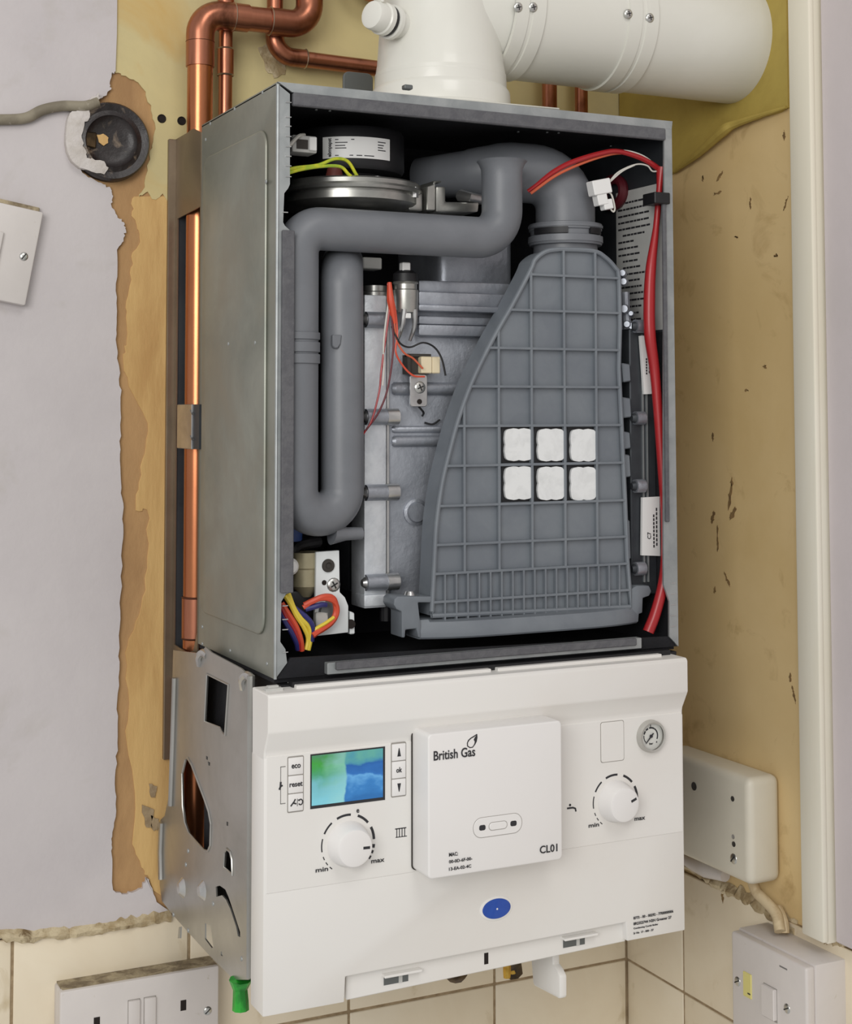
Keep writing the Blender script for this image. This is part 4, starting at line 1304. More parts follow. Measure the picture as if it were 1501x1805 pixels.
# keys
for u0, u1, rows_, words in ((507.5, 533.5, ((1334, 1363), (1367, 1397), (1400, 1430)), ('eco', 'reset', None)), (690, 714, ((1310, 1338), (1341, 1371), (1374, 1403)), ('up', 'ok', 'down'))):
    x0, x1 = at(u0, 1380, y=YC).x, at(u1, 1380, y=YC).x
    um = (u0 + u1) / 2
    zt2, zb3 = at(um, rows_[0][0], y=YC).z, at(um, rows_[2][1], y=YC).z
    mk('key_surround', prism(rrect(x0 - .0007, x1 + .0007, zb3 - .0007, zt2 + .0007, .0012, 3), 'y', YC - .0002, YC + .001), 'outline_grey', fa)
    hgt = (zt2 - zb3) / 3
    for k in range(3):
        z1 = zt2 - hgt * k - .00035
        z0 = zt2 - hgt * (k + 1) + .00035
        mk('key', bx(x0, x1, YC - .0012, YC + .001, z0, z1, .0006, 2), 'module_plastic', fa)
        zm, xm = (z0 + z1) / 2, (x0 + x1) / 2
        yk = YC - .00125
        w = words[k]
        if w in ('up', 'down'):
            s = 1 if w == 'up' else -1
            t = prism([(xm - .0016, zm - s * .0034), (xm + .0016, zm - s * .0034), (xm + .0003, zm + s * .0034), (xm - .0003, zm + s * .0034)], 'y', yk - .0002, yk)
        elif w:
            ww = {'eco': .0078, 'reset': .0112, 'ok': .0052}[w]
            hh = .0036 if w == 'reset' else (.0044 if w == 'ok' else .0032)
            t = place(text_bm(w, ww, hh, .0003, .02), (xm - ww / 2, yk, zm - hh / 2), (1, 0, 0), (0, 0, 1))
        else:
            t = join(tube([(xm - .0045, yk, zm - .0025), (xm - .0015, yk, zm + .001), (xm - .0005, yk, zm + .0028)], .0006, 6), tube([(xm - .0022, yk, zm - .0002), (xm + .0002, yk, zm - .001)], .0006, 6),
                     bx(xm + .0010, xm + .0014, yk - .0002, yk, zm - .003, zm + .003),
                     tube([(xm + .0040 + math.cos(a_) * .0018, yk, zm + math.sin(a_) * .0022) for a_ in [math.radians(q_) for q_ in range(150, -151, -30)]], .0005, 6), bx(xm + .0018, xm + .0034, yk - .0003, yk, zm + .0012, zm + .0022))
        mk('lettering', t, 'ink', fa)
# bracket line and little spanner mark left of the keys
a, b, c_ = at(494, 1352, y=YC), at(494, 1417, y=YC), at(503, 1352, y=YC)
yk = YC - .0002
mk('printed_line', join(bx(a.x, c_.x, yk, YC, a.z - .0003, a.z + .0003), bx(a.x, a.x + .0005, yk, YC, a.z - .013, a.z), bx(a.x, c_.x, yk, YC, b.z - .0003, b.z + .0003), bx(a.x, a.x + .0005, yk, YC, b.z, b.z + .012)), 'ink_grey', fa)
q_ = at(494, 1385, y=YC)
mk('printed_spanner', join(tube([(q_.x - .001, YC, q_.z - .003), (q_.x, YC, q_.z - .001), (q_.x + .0003, YC, q_.z + .003)], .0008, 6), tube([(q_.x, YC, q_.z - .0006), (q_.x + .0018, YC, q_.z)], .0007, 6)), 'ink', fa)


# knobs and their printed scales
def knob(u, v, pointer_deg, uu, vv):
    c = at(u, v, y=YC)
    kb = mk('knob', lathe([(0, .0165), (.0120, .0165), (.0145, .0158), (.0158, .0135), (.0172, .004), (.0182, .0025), (.0184, 0), (0, 0)], c, FRONT, 40), 'module_plastic', fa)
    a_ = math.radians(pointer_deg)
    d_ = Vector((math.cos(a_), 0, math.sin(a_)))
    n_ = Vector((-math.sin(a_), 0, math.cos(a_)))
    yk_ = YC - .0166
    bm = bmesh.new()
    vs_ = []
    for yy in (yk_, yk_ + .0008):
        for rr_, s in ((.0066, -1), (.0125, -1), (.0125, 1), (.0066, 1)):
            q2 = c + d_ * rr_ + n_ * s * .0011
            vs_.append(bm.verts.new((q2.x, yy, q2.z)))
    for f in ((0, 1, 2, 3), (7, 6, 5, 4), (0, 4, 5, 1), (1, 5, 6, 2), (2, 6, 7, 3), (3, 7, 4, 0)):
        bm.faces.new([vs_[k] for k in f])
    bmesh.ops.recalc_face_normals(bm, faces=bm.faces)
    mk('pointer_mark', bm, 'ink', fa)
    sc = []
    R_ = .0232
    for a0, a1, t in ((233, 226, .0004), (220, 213, .0004), (207, 200, .0004), (190, 164, .0005), (154, 128, .0007), (115, 84, .0009), (68, 40, .0010), (28, 2, .0011), (-8, -15, .0013), (-20, -26, .0014), (-31, -38, .0014)):
        po = arc((c.x, c.z), R_ + t, math.radians(a0), math.radians(a1), 8)
        pi_ = arc((c.x, c.z), R_ - t, math.radians(a1), math.radians(a0), 8)
        sc.append(prism(po + pi_, 'y', YC - .0002, YC + .0002))
    mk('printed_scale', join(*sc), 'ink', fa)
    return c


kl = knob(613, 1487, -2, 0, 0)
kr = knob(1084, 1412, 22, 0, 0)
for s, u, v, w, h in (('min', 556, 1538, .0108, .0034), ('max', 654, 1522, .0118, .0026), ('e', 628, 1433, .0024, .0030), ('min', 1037, 1459, .0108, .0034), ('max', 1118, 1447, .0112, .0026)):
    mk('lettering', text_y(s, u, v, YC - .0003, w, h), 'ink', fa)
# radiator and tap pictograms
r0 = at(696, 1477, y=YC)
ps = [bx(r0.x, r0.x + .0102, yk, YC + .0004, r0.z + .0068, r0.z + .0076), bx(r0.x + .0005, r0.x + .0108, yk, YC + .0004, r0.z, r0.z + .0006)]
for k in range(4):
    ps.append(bx(r0.x + .0012 + k * .0024, r0.x + .0019 + k * .0024, yk, YC + .0004, r0.z, r0.z + .0075))
mk('radiator_pictogram', join(*ps), 'ink', fa)
r0 = at(999, 1425, y=YC)
mk('tap_pictogram', join(tube([(r0.x, YC, r0.z), (r0.x + .006, YC, r0.z), (r0.x + .0085, YC, r0.z - .001), (r0.x + .009, YC, r0.z - .0035)], .0008, 6), lathe([(0, .0003), (.0011, .0003), (.0011, -.0002), (0, -.0002)], (r0.x + .003, YC, r0.z + .0026), FRONT, 12)), 'ink', fa)
# blank cover plate and pressure gauge
a, b = at(1059, 1344, y=YC), at(1098, 1270, y=YC)
mk('cover_outline', prism(rrect(a.x - .0005, b.x + .0005, a.z - .0005, b.z + .0005, .002, 4), 'y', YC - .0002, YC + .001), 'outline_grey', fa)
mk('cover_plate', prism(rrect(a.x, b.x, a.z, b.z, .002, 4), 'y', YC - .0008, YC + .001, .0003, 1), 'white_panel', fa)
g = at(1145, 1297, y=YC)
ga = mk('gauge_rim', lathe([(.0118, .0052), (.0132, .0058), (.0142, .004), (.0146, 0), (.0125, 0), (.0118, .001)], g, FRONT, 44), 'gauge_rim', fa)
mk('gauge_face', lathe([(0, .0012), (.0128, .0012), (.0128, -.001), (0, -.001)], g, FRONT, 40), 'gauge_face', fa)
gy = YC - .0014
gp = []
for a0, a1, t in ((225, 172, .0004), (164, 140, .0007), (133, 112, .0007), (103, 60, .0007), (58, -25, .0006)):
    po = arc((g.x, g.z), .0074 + t, math.radians(a0), math.radians(a1), 12)
    pi_ = arc((g.x, g.z), .0074 - t, math.radians(a1), math.radians(a0), 12)
    gp.append(prism(po + pi_, 'y', gy, gy + .0004))
gp.append(bx(g.x - .0004, g.x + .0002, gy, gy + .0004, g.z + .0075, g.z + .0108))
gp.append(place(text_bm('bar', .0042, .0018, .0003), (g.x - .0018, gy, g.z - .0075), (1, 0, 0), (0, 0, 1)))
gp.append(place(text_bm('4', .0012, .0017, .0003), (g.x + .0055, gy, g.z - .0066), (1, 0, 0), (0, 0, 1)))
mk('gauge_print', join(*gp), 'ink', fa)
ndl = math.radians(226)
nd = Vector((math.cos(ndl), 0, math.sin(ndl)))
gc_ = Vector((g.x, gy - .0008, g.z))
mk('gauge_needle', join(tube([gc_ - nd * .0035, gc_, gc_ + nd * .0085], [.0006, .0007, .0004], 6), lathe([(0, .0006), (.0013, .0006), (.0015, -.0006), (0, -.0006)], gc_, FRONT, 14)), 'ink', fa)
# blue oval badge
c = at(874, 1601, y=YF)
rim_b = mk('badge_rim', lathe([(0, .0010), (.0088, .0010), (.0102, .0004), (.0104, -.001), (0, -.001)], c, FRONT, 48), 'white_plastic', fa)
face_b = mk('badge', lathe([(0, .0020), (.005, .0019), (.0082, .0014), (.0086, .0008), (.0086, 0), (0, 0)], c, FRONT, 48), 'badge_blue', fa)
for o_, k_ in ((rim_b, 1.55), (face_b, 1.62)):
    for v in o_.data.vertices:
        v.co.x = c.x + (v.co.x - c.x) * k_
mk('badge_dot', lathe([(0, .0023), (.0008, .0022), (.0009, .0018), (0, .0018)], c, FRONT, 10), 'label_white', fa)
# printed serial plate, lower right
sp_ = []
for s, u, v, w, h in (('8773 - 00 - 00292 - 7700000006', 1116, 1621, .0430, .0024), ('8R23S2744 N2N Greener 27', 1116, 1631, .0410, .0024), ('Condensing Combi Boiler', 1116, 1639, .0265, .0018), ('Sr No  17 - 000 - 27', 1116, 1647, .0215, .0017)):
    sp_.append(text_y(s, u, v, YF - .0003, w, h))
mk('lettering', join(*sp_), 'ink', fa)

# ------------------------------------------------------------------ plug-in module on the fascia
YM = -.0535
mp = [at(752, 1298, y=YM), at(986, 1267, y=YM), at(995, 1513, y=YM), at(757, 1552, y=YM)]
mx0, mx1 = (mp[0].x + mp[3].x) / 2, (mp[1].x + mp[2].x) / 2
mz1, mz0 = (mp[0].z + mp[1].z) / 2, (mp[2].z + mp[3].z) / 2
mo = mk('receiver_module', prism(rrect(mx0, mx1, mz0, mz1, .004, 5), 'y', YM, YC - .0002, .0014, 3), 'module_plastic', bo)
mk('module_gap', prism(rrect(mx0 - .0008, mx1 + .0006, mz0 - .0006, mz1 + .0012, .004, 5), 'y', YC - .0012, YC + .0002), 'gap_dark', fa)
tx = [text_y('British Gas', 764, 1341, YM - .0003, at(837, 1330, y=YM).x - at(764, 1341, y=YM).x, .0078)]
mk('lettering', join(*tx), 'ink', mo)
# flame mark: an outlined leaf with a solid right half
f0 = at(832, 1306, y=YM)


def leaf(pts, t):
    return prism([(f0.x + a_ * .00082, f0.z + b_ * .00078) for a_, b_ in pts], 'y', YM - .0003, YM + .0004)


mk('flame_mark', join(leaf([(-2.5, -6.3), (-5, -4.5), (-5.2, -1.5), (-3.5, 1), (-1, 2.8), (2, 4), (5.6, 6.4), (5.2, 6.9), (1.2, 4.9), (-2, 3.5), (-4.8, 1.4), (-6.2, -1.5), (-6, -5), (-3, -7.2)], 1),
                      leaf([(5.6, 6.6), (5.8, 3), (5, -1), (3.2, -4), (.8, -6.6), (-.4, -6.8), (2.2, -3.6), (2.8, -1), (1.6, 1.2), (3.2, 3.8)], 1),
                      leaf([(-3, -7.2), (-2.4, -6.2), (.6, -6.2), (.8, -7)], 1)), 'ink', mo)
mk('lettering', text_y('CL01', 951, 1505, YM - .0003, .0172, .0064), 'ink', mo)
mk('lettering', join(text_y('MAC:', 791, 1510, YM - .0003, .0082, .0030), text_y('00-0D-6F-00-', 791, 1522, YM - .0003, .0215, .0026), text_y('13-EA-02-4C', 791, 1535, YM - .0003, .0205, .0026)), 'ink', mo)
w0, w1 = at(834, 1462, y=YM), at(919, 1448, y=YM)
zc = (w0.z + w1.z) / 2
mk('window_outline', prism(rrect(w0.x - .0004, w1.x + .0004, zc - .0084, zc + .0084, .008, 6), 'y', YM - .0002, YM + .0005), 'outline_grey', mo)
mk('indicator_window', prism(rrect(w0.x, w1.x, zc - .0080, zc + .0080, .0076, 6), 'y', YM - .0005, YM + .0005, .0003, 1), 'module_plastic', mo)
wm = (w0.x + w1.x) / 2
mk('button_outline', prism(rrect(wm - .0088, wm + .0088, zc - .0034, zc + .0034, .0032, 6), 'y', YM - .0007, YM), 'outline_grey', mo)
mk('push_button', prism(rrect(wm - .0084, wm + .0084, zc - .0030, zc + .0030, .0029, 6), 'y', YM - .0012, YM, .0004, 1), 'module_plastic', mo)
for dx in (-.0148, .0148):
    mk('indicator_lamp', prism(rrect(wm + dx - .0030, wm + dx + .0030, zc - .0022, zc + .0022, .0016, 4), 'y', YM - .0009, YM, .0003, 1), 'ink', mo)

# filling key cover below the fascia
kx0, kx1 = at(944, 1700, y=.03).x, at(997, 1700, y=.0).x
key = yz([(0, 0)], 0)
a, b = at(944, 1660, y=.05), at(998, 1760, y=.0)
kxr = at(998, 1745, y=.0).x
lz1, lz2, lz3 = at(945, 1737, y=.045).z, at(985, 1759, y=.003).z, at(990, 1712, y=0).z
fk = mk('filling_lever', prism([(.055, -.748), (.012, -.748), (.011, lz3 + .003), (.004, lz3), (-.001, lz3 - .004), (-.001, lz2 + .002), (.001, lz2), (.004, lz2), (.045, lz1), (.047, lz1 + .002)], 'x', kxr - .0075, kxr, .002, 2), 'white_plastic', bo)

# ------------------------------------------------------------------ flue
FXc, FYc = .192, .078
fl = thing('flue_pipe', 'fat white flue elbow and pipe rising from boiler and leaving through right wall', 'flue', (FXc, FYc, .0015))
mk('base_plate', prism([(FXc - .080, FYc - .070), (FXc + .085, FYc - .076), (FXc + .115, FYc + .02), (FXc + .10, FYc + .085), (FXc - .080, FYc + .085)], 'z', .0022, .0040, .0008, 1), 'white_flue', fl)
co = mk('base_collar', lathe([(.069, .0038), (.0690, .006), (.0665, .0075), (.0655, .022), (.0645, .0245), (.0625, .027), (.0620, .040), (0, .040)], (FXc, FYc, 0), (0, 0, 1), 64), 'white_flue', fl)
zpx = at(1100, 159, y=FYc - .02).z
RP = .0625
PZ = at(1190, 168, y=FYc).z + RP - .001
mk('elbow_body', lathe([(.0622, .036), (.0600, .05), (.0575, .09), (.0565, PZ), (.055, PZ + .035), (.045, PZ + .055), (.025, PZ + .064), (0, PZ + .066)], (FXc, FYc, 0), (0, 0, 1), 64), 'white_flue', fl)
mk('elbow_outlet', lathe([(.050, .0), (.0565, .02), (.060, .045), (.0625, .060), (.0625, .075)], (FXc, FYc, PZ), (1, 0, 0), 64), 'white_flue', fl)


def px_x(u, v=60):
    return at(u, v, y=FYc - .05).x - FXc


x1, x2, x3, x4 = px_x(912), px_x(938), px_x(1105), px_x(1143)
c1_, c2_ = px_x(925), px_x(1122)
mk('flue_tube', lathe([(RP, .06), (RP, XW - FXc + .01)], (FXc, FYc, PZ), (1, 0, 0), 64), 'white_flue', fl)


def clamp(xm, w):
    return lathe([(RP - .001, xm - w), (RP + .0022, xm - w + .0006), (RP + .0022, xm - .0025), (RP + .0010, xm - .0018), (RP + .0010, xm + .0018), (RP + .0022, xm + .0025), (RP + .0022, xm + w - .0006), (RP - .001, xm + w)], (FXc, FYc, PZ), (1, 0, 0), 64)


cl1 = mk('pipe_clamp', clamp(c1_, .016), 'white_flue', fl)
cl2 = mk('pipe_clamp', clamp(c2_, .017), 'white_flue', fl)
for u, v, c in ((912, 13, cl1), (938, 13, cl1), (1105, 25, cl2), (1143, 32, cl2)):
    # solve the point on the pipe's front that the photo shows
    for yy in [FYc - RP + k * .001 for k in range(60)]:
        p = at(u, v, y=yy)
        r = math.hypot(p.y - FYc, p.z - PZ)
        if r < RP + .003:
            break
    n = Vector((0, p.y - FYc, p.z - PZ)).normalized()
    put(SCREW, 'screw', Vector((p.x, FYc, PZ)) + n * (RP + .0026), n, .0046, c, .3)
# test point cap
cp = at(676, 34, y=FYc - .03)
ca = Vector((-.92, -.38, .08)).normalized()
cap = mk('test_cap', lathe([(0, .017), (.010, .017), (.0125, .016), (.0135, .013), (.0135, .004), (.0150, .003), (.0150, -.002), (.0115, -.003), (.0115, -.02), (0, -.02)], cp, ca, 28), 'white_flue', fl)
mk('cap_ring', lathe([(.0118, -.003), (.0142, -.0035), (.0142, -.006), (.0118, -.0065)], cp, ca, 28), 'black_plastic', cap)
mk('cap_socket', lathe([(.0125, -.007), (.0160, -.008), (.0160, -.012), (.0130, -.013), (.0125, -.04)], cp, ca, 28), 'white_flue', cap)
mk('cap_grip', bx(cp.x - .008, cp.x - .004, cp.y - .012, cp.y + .006, cp.z + .012, cp.z + .03, .002, 2), 'white_flue', cap)
for u, v in ((718, 154),):
    p = at(u, v, z=.006)
    mk('base_clip', bx(p.x - .004, p.x + .004, p.y - .003, p.y + .004, .004, .008, .0008, 1), 'bracket_grey', fl)
# bracket tab on the wall behind the boiler's top
a, b = at(604, 158, y=.18), at(656, 131, y=.18)
hk = thing('hanging_bracket', 'small dark grey metal tab standing up behind the top of the casing', 'bracket', ((a.x + b.x) / 2, .18, .001))
mk('tab', prism(rrect(a.x, b.x, .0012, b.z, .006, 4), 'y', .178, .1815, .0006, 1), 'bracket_grey', hk)
mk('tab_foot', bx(a.x + .002, b.x - .002, .180, .2, .0012, .0028), 'bracket_grey', hk)

# ------------------------------------------------------------------ copper pipes
RP1 = .0128
YP = .262
pA = at(349, 150, y=YP)
pT = at(349, 25, y=YP)
cpx = .0138
zh = at(440, 33, y=YP).z
xe = at(545, 40, y=YP).x
p1 = thing('copper_pipe', 'thick copper pipe running up behind the frame and over with two elbows', 'pipe', (cpx, YP, -.6))
mk('vertical_run', tube([(cpx, YP, -.70), (cpx, YP, zh - .03)], RP1, 24), 'copper_bright', p1)
mk('lower_elbow', tube(fillet([(cpx, YP, zh - .055), (cpx, YP, zh), (cpx + .05, YP, zh)], .022, 10), RP1 + .0014, 24), 'copper', p1)
mk('horizontal_run', tube([(cpx + .035, YP, zh), (xe - .02, YP, zh)], RP1, 24), 'copper', p1)
mk('upper_elbow', tube(fillet([(xe - .045, YP, zh), (xe, YP, zh), (xe, YP, zh + .06)], .022, 10), RP1 + .0014, 24), 'copper', p1)
mk('upper_run', tube([(xe, YP, zh + .03), (xe, YP, .5)], RP1, 24), 'copper', p1)
mk('joint_ring', lathe([(RP1 + .0005, -.001), (RP1 + .0018, 0), (RP1 + .0005, .001)], (cpx, YP, at(349, 68, y=YP - RP1).z), (0, 0, 1), 24), 'copper_ring', p1)
for u in (418, 483):
    mk('joint_ring', lathe([(RP1 + .0006, -.0012), (RP1 + .0022, 0), (RP1 + .0006, .0012)], (at(u, 20, y=YP - RP1).x, YP, zh), (1, 0, 0), 24), 'solder', p1)
zj = [at(340, v, y=YP - RP1).z for v in (1056, 1128)]
mk('lower_sleeve', lathe([(RP1, zj[1] - .001), (RP1 + .0012, zj[1]), (RP1 + .0012, zj[0]), (RP1, zj[0] + .001)], (cpx, YP, 0), (0, 0, 1), 24), 'copper', p1)
for z in zj:
    mk('joint_ring', lathe([(RP1 + .0008, -.0012), (RP1 + .0018, 0), (RP1 + .0008, .0012)], (cpx, YP, z), (0, 0, 1), 24), 'copper_ring', p1)

RP2 = .0072
pB = at(397, 150, y=.276)
p2 = thing('copper_pipe', 'slim copper pipe standing just right of the thick vertical copper pipe', 'pipe', (pB.x, .276, -.02))
mk('vertical_run', tube([(pB.x, .276, -.05), (pB.x, .276, .4)], RP2, 18), 'copper', p2)
z0, z1 = at(397, 130, y=.27).z, at(397, 84, y=.27).z
mk('coupling', lathe([(RP2, z0 - .001), (RP2 + .0013, z0), (RP2 + .0013, z1), (RP2, z1 + .001)], (pB.x, .276, 0), (0, 0, 1), 20), 'copper', p2)
mk('coupling', lathe([(RP2, z1 + .018), (RP2 + .0014, z1 + .019), (RP2 + .0014, z1 + .06), (RP2, z1 + .061)], (pB.x, .276, 0), (0, 0, 1), 20), 'copper', p2)
for z in (z0, z1):
    mk('joint_ring', lathe([(RP2 + .001, -.001), (RP2 + .002, 0), (RP2 + .001, .001)], (pB.x, .276, z), (0, 0, 1), 20), 'solder', p2)

RP3 = .0085
yq = .280
q0, q1_, q2_ = at(476, 20, y=yq), at(484, 98, y=yq), at(664, 124, y=yq)
p3 = thing('copper_pipe', 'copper pipe bending out of a broken wall hole and running right behind flue', 'pipe', q1_)
q2_.z = q1_.z - .002
mk('pipe_run', tube(fillet([(q1_.x, yq, q1_.z + .2), (q1_.x, yq, q1_.z), (.215, yq, q1_.z - .002)], .020, 10), RP3, 20), 'copper', p3)
mk('elbow_fitting', tube(fillet([(q1_.x, yq, q1_.z + .034), (q1_.x, yq, q1_.z), (q1_.x + .034, yq, q1_.z)], .020, 10), RP3 + .0012, 20), 'copper', p3)
mk('joint_ring', lathe([(RP3 + .001, -.001), (RP3 + .0022, 0), (RP3 + .001, .001)], (q1_.x, yq, q1_.z + .034), (0, 0, 1), 20), 'solder', p3)
mk('joint_ring', lathe([(RP3 + .001, -.001), (RP3 + .0022, 0), (RP3 + .001, .001)], (q1_.x + .034, yq, q1_.z), (1, 0, 0), 20), 'solder', p3)

q0 = at(642, -12, y=.27)
p4 = thing('copper_pipe', 'copper pipe bend cut off by the photo edge above the casing, left of flue cap', 'pipe', q0)
mk('pipe_bend', tube(fillet([(q0.x - .012, .27, q0.z + .2), (q0.x - .012, .27, q0.z + .004), (q0.x + .035, .27, q0.z + .004), (q0.x + .035, .27, q0.z + .2)], .0232, 12), .0125, 20), 'copper', p4)
for u, r, lab in ((968, .0085, 'upright copper pipe behind the flue, left one of the pair above the casing'), (1024, .0075, 'upright copper pipe behind the flue, right one of the pair above the casing')):
    q0 = at(u, 170, y=.27)
    pp = thing('copper_pipe', lab, 'pipe', (q0.x, .27, 0))
    mk('pipe_run', tube([(q0.x, .27, -.05), (q0.x, .27, .12), (q0.x, .27, .4)], r, 18), 'copper', pp)
    mk('coupling', lathe([(r, .03), (r + .0013, .031), (r + .0013, .05), (r, .051)], (q0.x, .27, 0), (0, 0, 1), 18), 'copper', pp)

# ------------------------------------------------------------------ round black junction box with its cable
jc = at(193, 251, y=YB)
jb = thing('junction_box', 'broken round black junction box sunk in the plaster left of the boiler', 'junction box', jc)
JR = .0392
mk('box_body', lathe([(0, .003), (.012, .003), (.020, .0035), (.0245, .006), (.026, .0085), (.028, .0075), (.031, .0065), (.034, .0075), (.0375, .0085), (JR, .006), (JR + .0005, -.004), (0, -.004)], jc, FRONT, 44), 'bakelite', jb)
mk('centre_hole', prism(jag(xz([(170, 238), (182, 236), (191, 243), (190, 252), (183, 257), (174, 251)], YB - .004), .0008, 2, 6, True), 'y', YB - .0045, YB - .002), 'tan_paint', jb)
mk('metal_lug', prism(xz([(143, 231), (170, 234), (169, 262), (144, 256)], YB - .0045), 'y', YB - .006, YB - .002, .001, 1), 'dark_brass', jb)
for k, pts in enumerate(([(122, 200), (140, 194), (158, 193), (156, 208), (147, 222), (143, 240), (145, 258), (152, 270), (151, 282), (160, 280), (182, 286), (190, 296), (182, 308), (160, 304), (140, 296), (122, 280), (115, 240)],
                         [(140, 190), (158, 176), (172, 165), (176, 172), (170, 186), (154, 194)])):
    mk('plaster_lump', prism(jag(xz(pts, YB - .005), .0014, 3, 30 + k, True), 'y', YB - .0085, YB + .001, .002, 2), 'plaster_white', jb)
cb = mk('wall_cable', tube([Vector((-.70, YB - .004, -.02)), Vector((-.45, YB - .004, .0)), at(-80, 211, y=YB - .004), at(0, 211, y=YB - .004), at(45, 208, y=YB - .0045), at(75, 194, y=YB - .005), at(110, 187, y=YB - .005), at(150, 187, y=YB - .007), at(172, 180, y=YB - .006)], .0053, 12, 8), 'cable_grey')
tag(cb, 'old grey cable running along the lilac wall into the round black box', 'cable')

# ------------------------------------------------------------------ tilted light switch at the left edge
swc = thing('light_switch', 'tilted white single light switch at the left edge of photo', 'switch', (0, 0, 0))
sx1 = at(77, 374, y=YB - .012)
sx2 = at(45, 539, y=YB - .012)
ez_ = (Vector((sx1.x - sx2.x, 0, sx1.z - sx2.z))).normalized()
ex_ = Vector((ez_.z, 0, -ez_.x))
S = (sx1 - sx2).length
so = sx2 - ex_ * S


def on_switch(bm):
    for v in bm.verts:
        v.co = Vector((so.x, YB, so.z)) + ex_ * v.co.x + ez_ * v.co.z + Vector((0, v.co.y, 0))
    return bm


swc.location = (so.x + S / 2, YB, so.z + S / 2)
pl = mk('switch_plate', on_switch(bx(0, S, -.012, 0, 0, S, .002, 2)), 'socket_white', swc)
mk('back_box', on_switch(bx(.003, S - .003, -.006, .002, .003, S + .0045, .001, 1)), 'dust', swc)
mk('rocker', on_switch(bx(S * .36, S * .64, -.016, -.011, S * .3, S * .7, .0015, 2)), 'socket_white', swc)
pp = at(42, 452, y=YB - .0125)
put(SLOT_SCREW, 'screw', pp, FRONT, .0042, swc, .9)
put(SLOT_SCREW, 'screw', pp - ex_ * S * .72, FRONT, .0042, swc, .3)

# ------------------------------------------------------------------ double socket, lower left
YK = .266
a, b = at(106, 1747, y=YK), at(386, 1704, y=YK)
kz = (a.z + b.z) / 2
ds = thing('double_socket', 'white double wall socket with dusty top at the lower left', 'socket', ((a.x + b.x) / 2, YB, kz - .09))
KW = b.x - a.x
mk('back_box', bx(a.x + .001, b.x - .001, YK + .009, YB + .001, kz - .094, kz - .0015, .0015, 2), 'socket_white', ds)
mk('face_plate', bx(a.x, b.x, YK, YK + .010, kz - .095, kz, .002, 2), 'socket_white', ds)
dd = []
rr = random.Random(2)
for k in range(70):
    x, y = rr.uniform(a.x + .004, b.x + .004), rr.uniform(YK + .006, YB - .002)
    s = rr.uniform(.001, .0035)
    dd.append(lathe([(0, s * .7), (s * .8, s * .3), (s, -s * .2), (0, -s * .3)], (x, y, kz - .0012), (0, 0, 1), 6))
mk('dust', join(*dd, bx(a.x + .003, b.x - .001, YK + .004, YB, kz - .0015, kz + .0002)), 'dust', ds, kind='stuff')
for u0, v0, u1, v1 in ((165, 1792, 176, 1812), (318, 1762, 328, 1782)):
    p0, p1_ = at(u0, v1, y=YK), at(u1, v0, y=YK)
    mk('socket_slot', bx(p0.x, p1_.x, YK - .0003, YK + .003, p0.z, p1_.z), 'hole', ds)
for u0, u1, v0 in ((226, 246, 1764), (254, 274, 1759)):
    p0, p1_ = at(u0, v0, y=YK), at(u1, v0, y=YK)
    mk('rocker_gap', bx(p0.x - .0005, p1_.x + .0005, YK - .0002, YK + .002, p0.z - .032, p0.z + .0005), 'outline_grey', ds)
    mk('rocker_switch', bx(p0.x, p1_.x, YK - .003, YK + .002, p0.z - .032, p0.z, .001, 2), 'socket_white', ds)
for u, v in ((366, 1782), (127, 1822)):
    put(SLOT_SCREW, 'screw', at(u, v, y=YK - .0005), FRONT, .0042, ds, .7)

# ------------------------------------------------------------------ grey box on the right wall
XG = XR - .036
gb0, gb1 = at(1371, 1380, x=XR), at(1312, 1400, x=XG)
gy0 = gb0.y
gy1 = gy0 + .155
gz1, gz0 = at(1340, 1368, x=XR - .018).z, at(1340, 1556, x=XR - .018).z
tb = thing('wall_controller', 'rounded pale grey plastic box on the stained right wall', 'control box', (XR, (gy0 + gy1) / 2, gz0))
mk('housing', bx(XG, XR + .003, gy0, gy1, gz0, gz1, .008, 4), 'grey_box', tb)
for u, v, r, m in ((1223, 1386, .0042, 'gap_dark'), (1291, 1408, .0026, 'gap_dark'), (1292, 1475, .0022, 'outline_grey'), (1293, 1488, .0026, 'gap_dark')):
    mk('fixing_hole', lathe([(0, .0003), (r * .7, .0003), (r, .0006), (r, -.001), (0, -.001)], at(u, v, x=XG), (-1, 0, 0), 16), m, tb)
put(SLOT_SCREW, 'screw', at(1292, 1514, x=XG - .0003), (-1, 0, 0), .0052, tb, .8)
# cables from the box down to the spur
c1 = mk('cable', tube([at(1325, 1550, x=XR - .014), at(1333, 1572, x=XR - .012), at(1352, 1592, x=XR - .012), at(1368, 1612, x=XR - .013), at(1374, 1642, x=XR - .017)], .0055, 12, 8), 'cable_cream')
tag(c1, 'thick cream cable dropping from the grey box into the spur', 'cable')
c2 = mk('cable', tube([at(1372, 1600, x=XR - .004), at(1382, 1625, x=XR - .008), at(1384, 1645, x=XR - .010)], .004, 10, 8), 'cable_cream')
tag(c2, 'short cream cable beside the thicker one, on the side of the trunking', 'cable')
c3 = mk('cable', tube([at(1190, 1502, x=XR - .006), at(1215, 1520, x=XR - .006), at(1245, 1532, x=XR - .008), at(1278, 1544, x=XR - .008)], [.004, .006, .009, .006], 12, 6), 'socket_white')
tag(c3, 'white cable stub under the grey box at the edge of the boiler', 'cable')

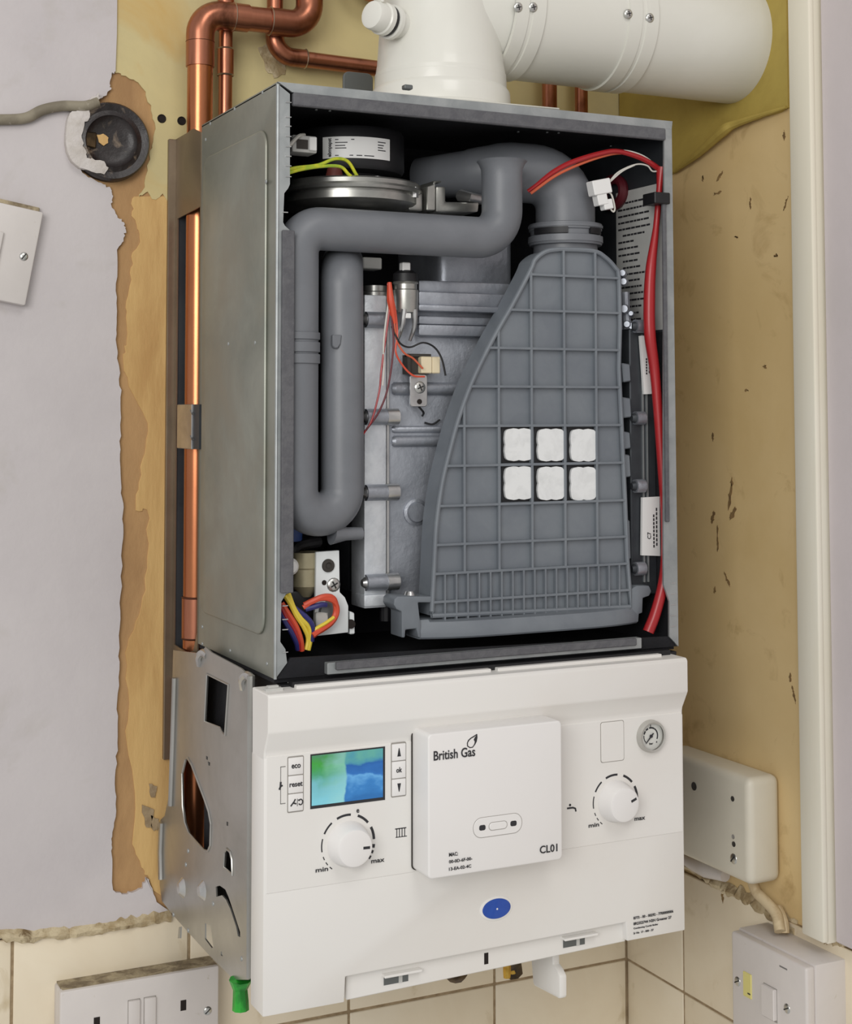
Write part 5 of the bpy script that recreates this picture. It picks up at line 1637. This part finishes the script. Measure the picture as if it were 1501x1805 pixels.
# ------------------------------------------------------------------ fused spur
XS = XR - .045
sA, sB = at(1286, 1637, x=XS + .006), at(1424, 1692, x=XS)
sy1 = at(1288, 1650, x=XS).y
sy0 = at(1420, 1695, x=XS).y
sz1 = (at(1288, 1650, x=XS).z + at(1420, 1697, x=XS).z) / 2
fs = thing('fused_spur', 'white fused spur switch with yellow fuse holder below the trunking', 'switch', (XR, (sy0 + sy1) / 2, sz1 - .1))
SH = .115
mk('back_box', bx(XS + .010, XR + .002, sy0 - .001, sy1 + .001, sz1 - SH, sz1 + .0015, .0015, 2), 'socket_white', fs)
mk('face_plate', bx(XS, XS + .0105, sy0, sy1, sz1 - SH, sz1, .0025, 3), 'socket_white', fs)
p0, p1_ = at(1310, 1711, x=XS), at(1325, 1766, x=XS)
mk('fuse_holder', bx(XS - .0012, XS + .002, p1_.y, p0.y, p1_.z + .002, p0.z, .0006, 1), 'fuse_yellow', fs)
mk('fuse_mark', bx(XS - .0015, XS, p1_.y + .001, p1_.y + .005, p1_.z + .006, p1_.z + .0072), 'ink', fs)
p0, p1_ = at(1346, 1733, x=XS), at(1369, 1800, x=XS)
mk('rocker_gap', bx(XS - .0002, XS + .002, p1_.y - .0006, p0.y + .0006, p1_.z - .002, p0.z + .0006), 'outline_grey', fs)
rk = bx(XS - .004, XS + .002, p1_.y, p0.y, p1_.z, p0.z, .0008, 1)
mk('rocker_switch', rk, 'socket_white', fs)
p0 = at(1372, 1698, x=XS)
for u, v in ((1299, 1730), (1386, 1778)):
    put(SLOT_SCREW, 'screw', at(u, v, x=XS - .0004), (-1, 0, 0), .0045, fs, .5)
mk('maker_print', bx(XS - .0002, XS + .001, p0.y - .012, p0.y - .001, p0.z - .0026, p0.z - .0012), 'ink_grey', fs)

# ------------------------------------------------------------------ odds and ends below the boiler
gt = thing('plastic_tag', 'crumpled bright green plastic sleeve end hanging below the side frame', 'sleeve', at(424, 1775, x=0))
g0, g1 = at(424, 1726, x=LX + .004), at(424, 1780, x=LX + .004)
mk('sleeve', tube([g0, g0 + (g1 - g0) * .35 + Vector((0, .001, 0)), g0 + (g1 - g0) * .7, g1], [.010, .0062, .0068, .0072], 9), 'green_plastic', gt)
bv = thing('brass_valve', 'brass isolating valve peeping out under the white fascia', 'valve', at(905, 1708, y=.13))
c = at(905, 1700, y=.13)
mk('valve_body', tube([c + Vector((-.016, -.012, .02)), c + Vector((-.002, 0, .002)), c + Vector((.002, .004, -.009))], [.010, .0098, .0095], 8), 'dark_brass', bv)
mk('brass_nut', tube([c + Vector((-.007, -.006, .016)), c + Vector((-.003, -.004, -.006))], .0035, 8), 'brass', bv)
mk('test_nipple', lathe([(0, -.006), (.0035, -.006), (.004, 0), (.004, .012), (0, .012)], at(893, 1712, y=.12), (0, 0, 1), 8), 'brass', bv)
sv = thing('pipe_union', 'small tarnished pipe union under the middle of the fascia bottom edge', 'pipe fitting', at(800, 1722, y=.12))
c = at(803, 1716, y=.12)
mk('union_nut', lathe([(0, -.007), (.006, -.007), (.010, -.003), (.013, .001), (.013, .012), (0, .012)], c, (0, 0, 1), 6), 'dark_brass', sv)
mk('union_pipe', tube([c + Vector((0, 0, .01)), c + Vector((0, 0, .05))], .007, 12), 'copper', sv)
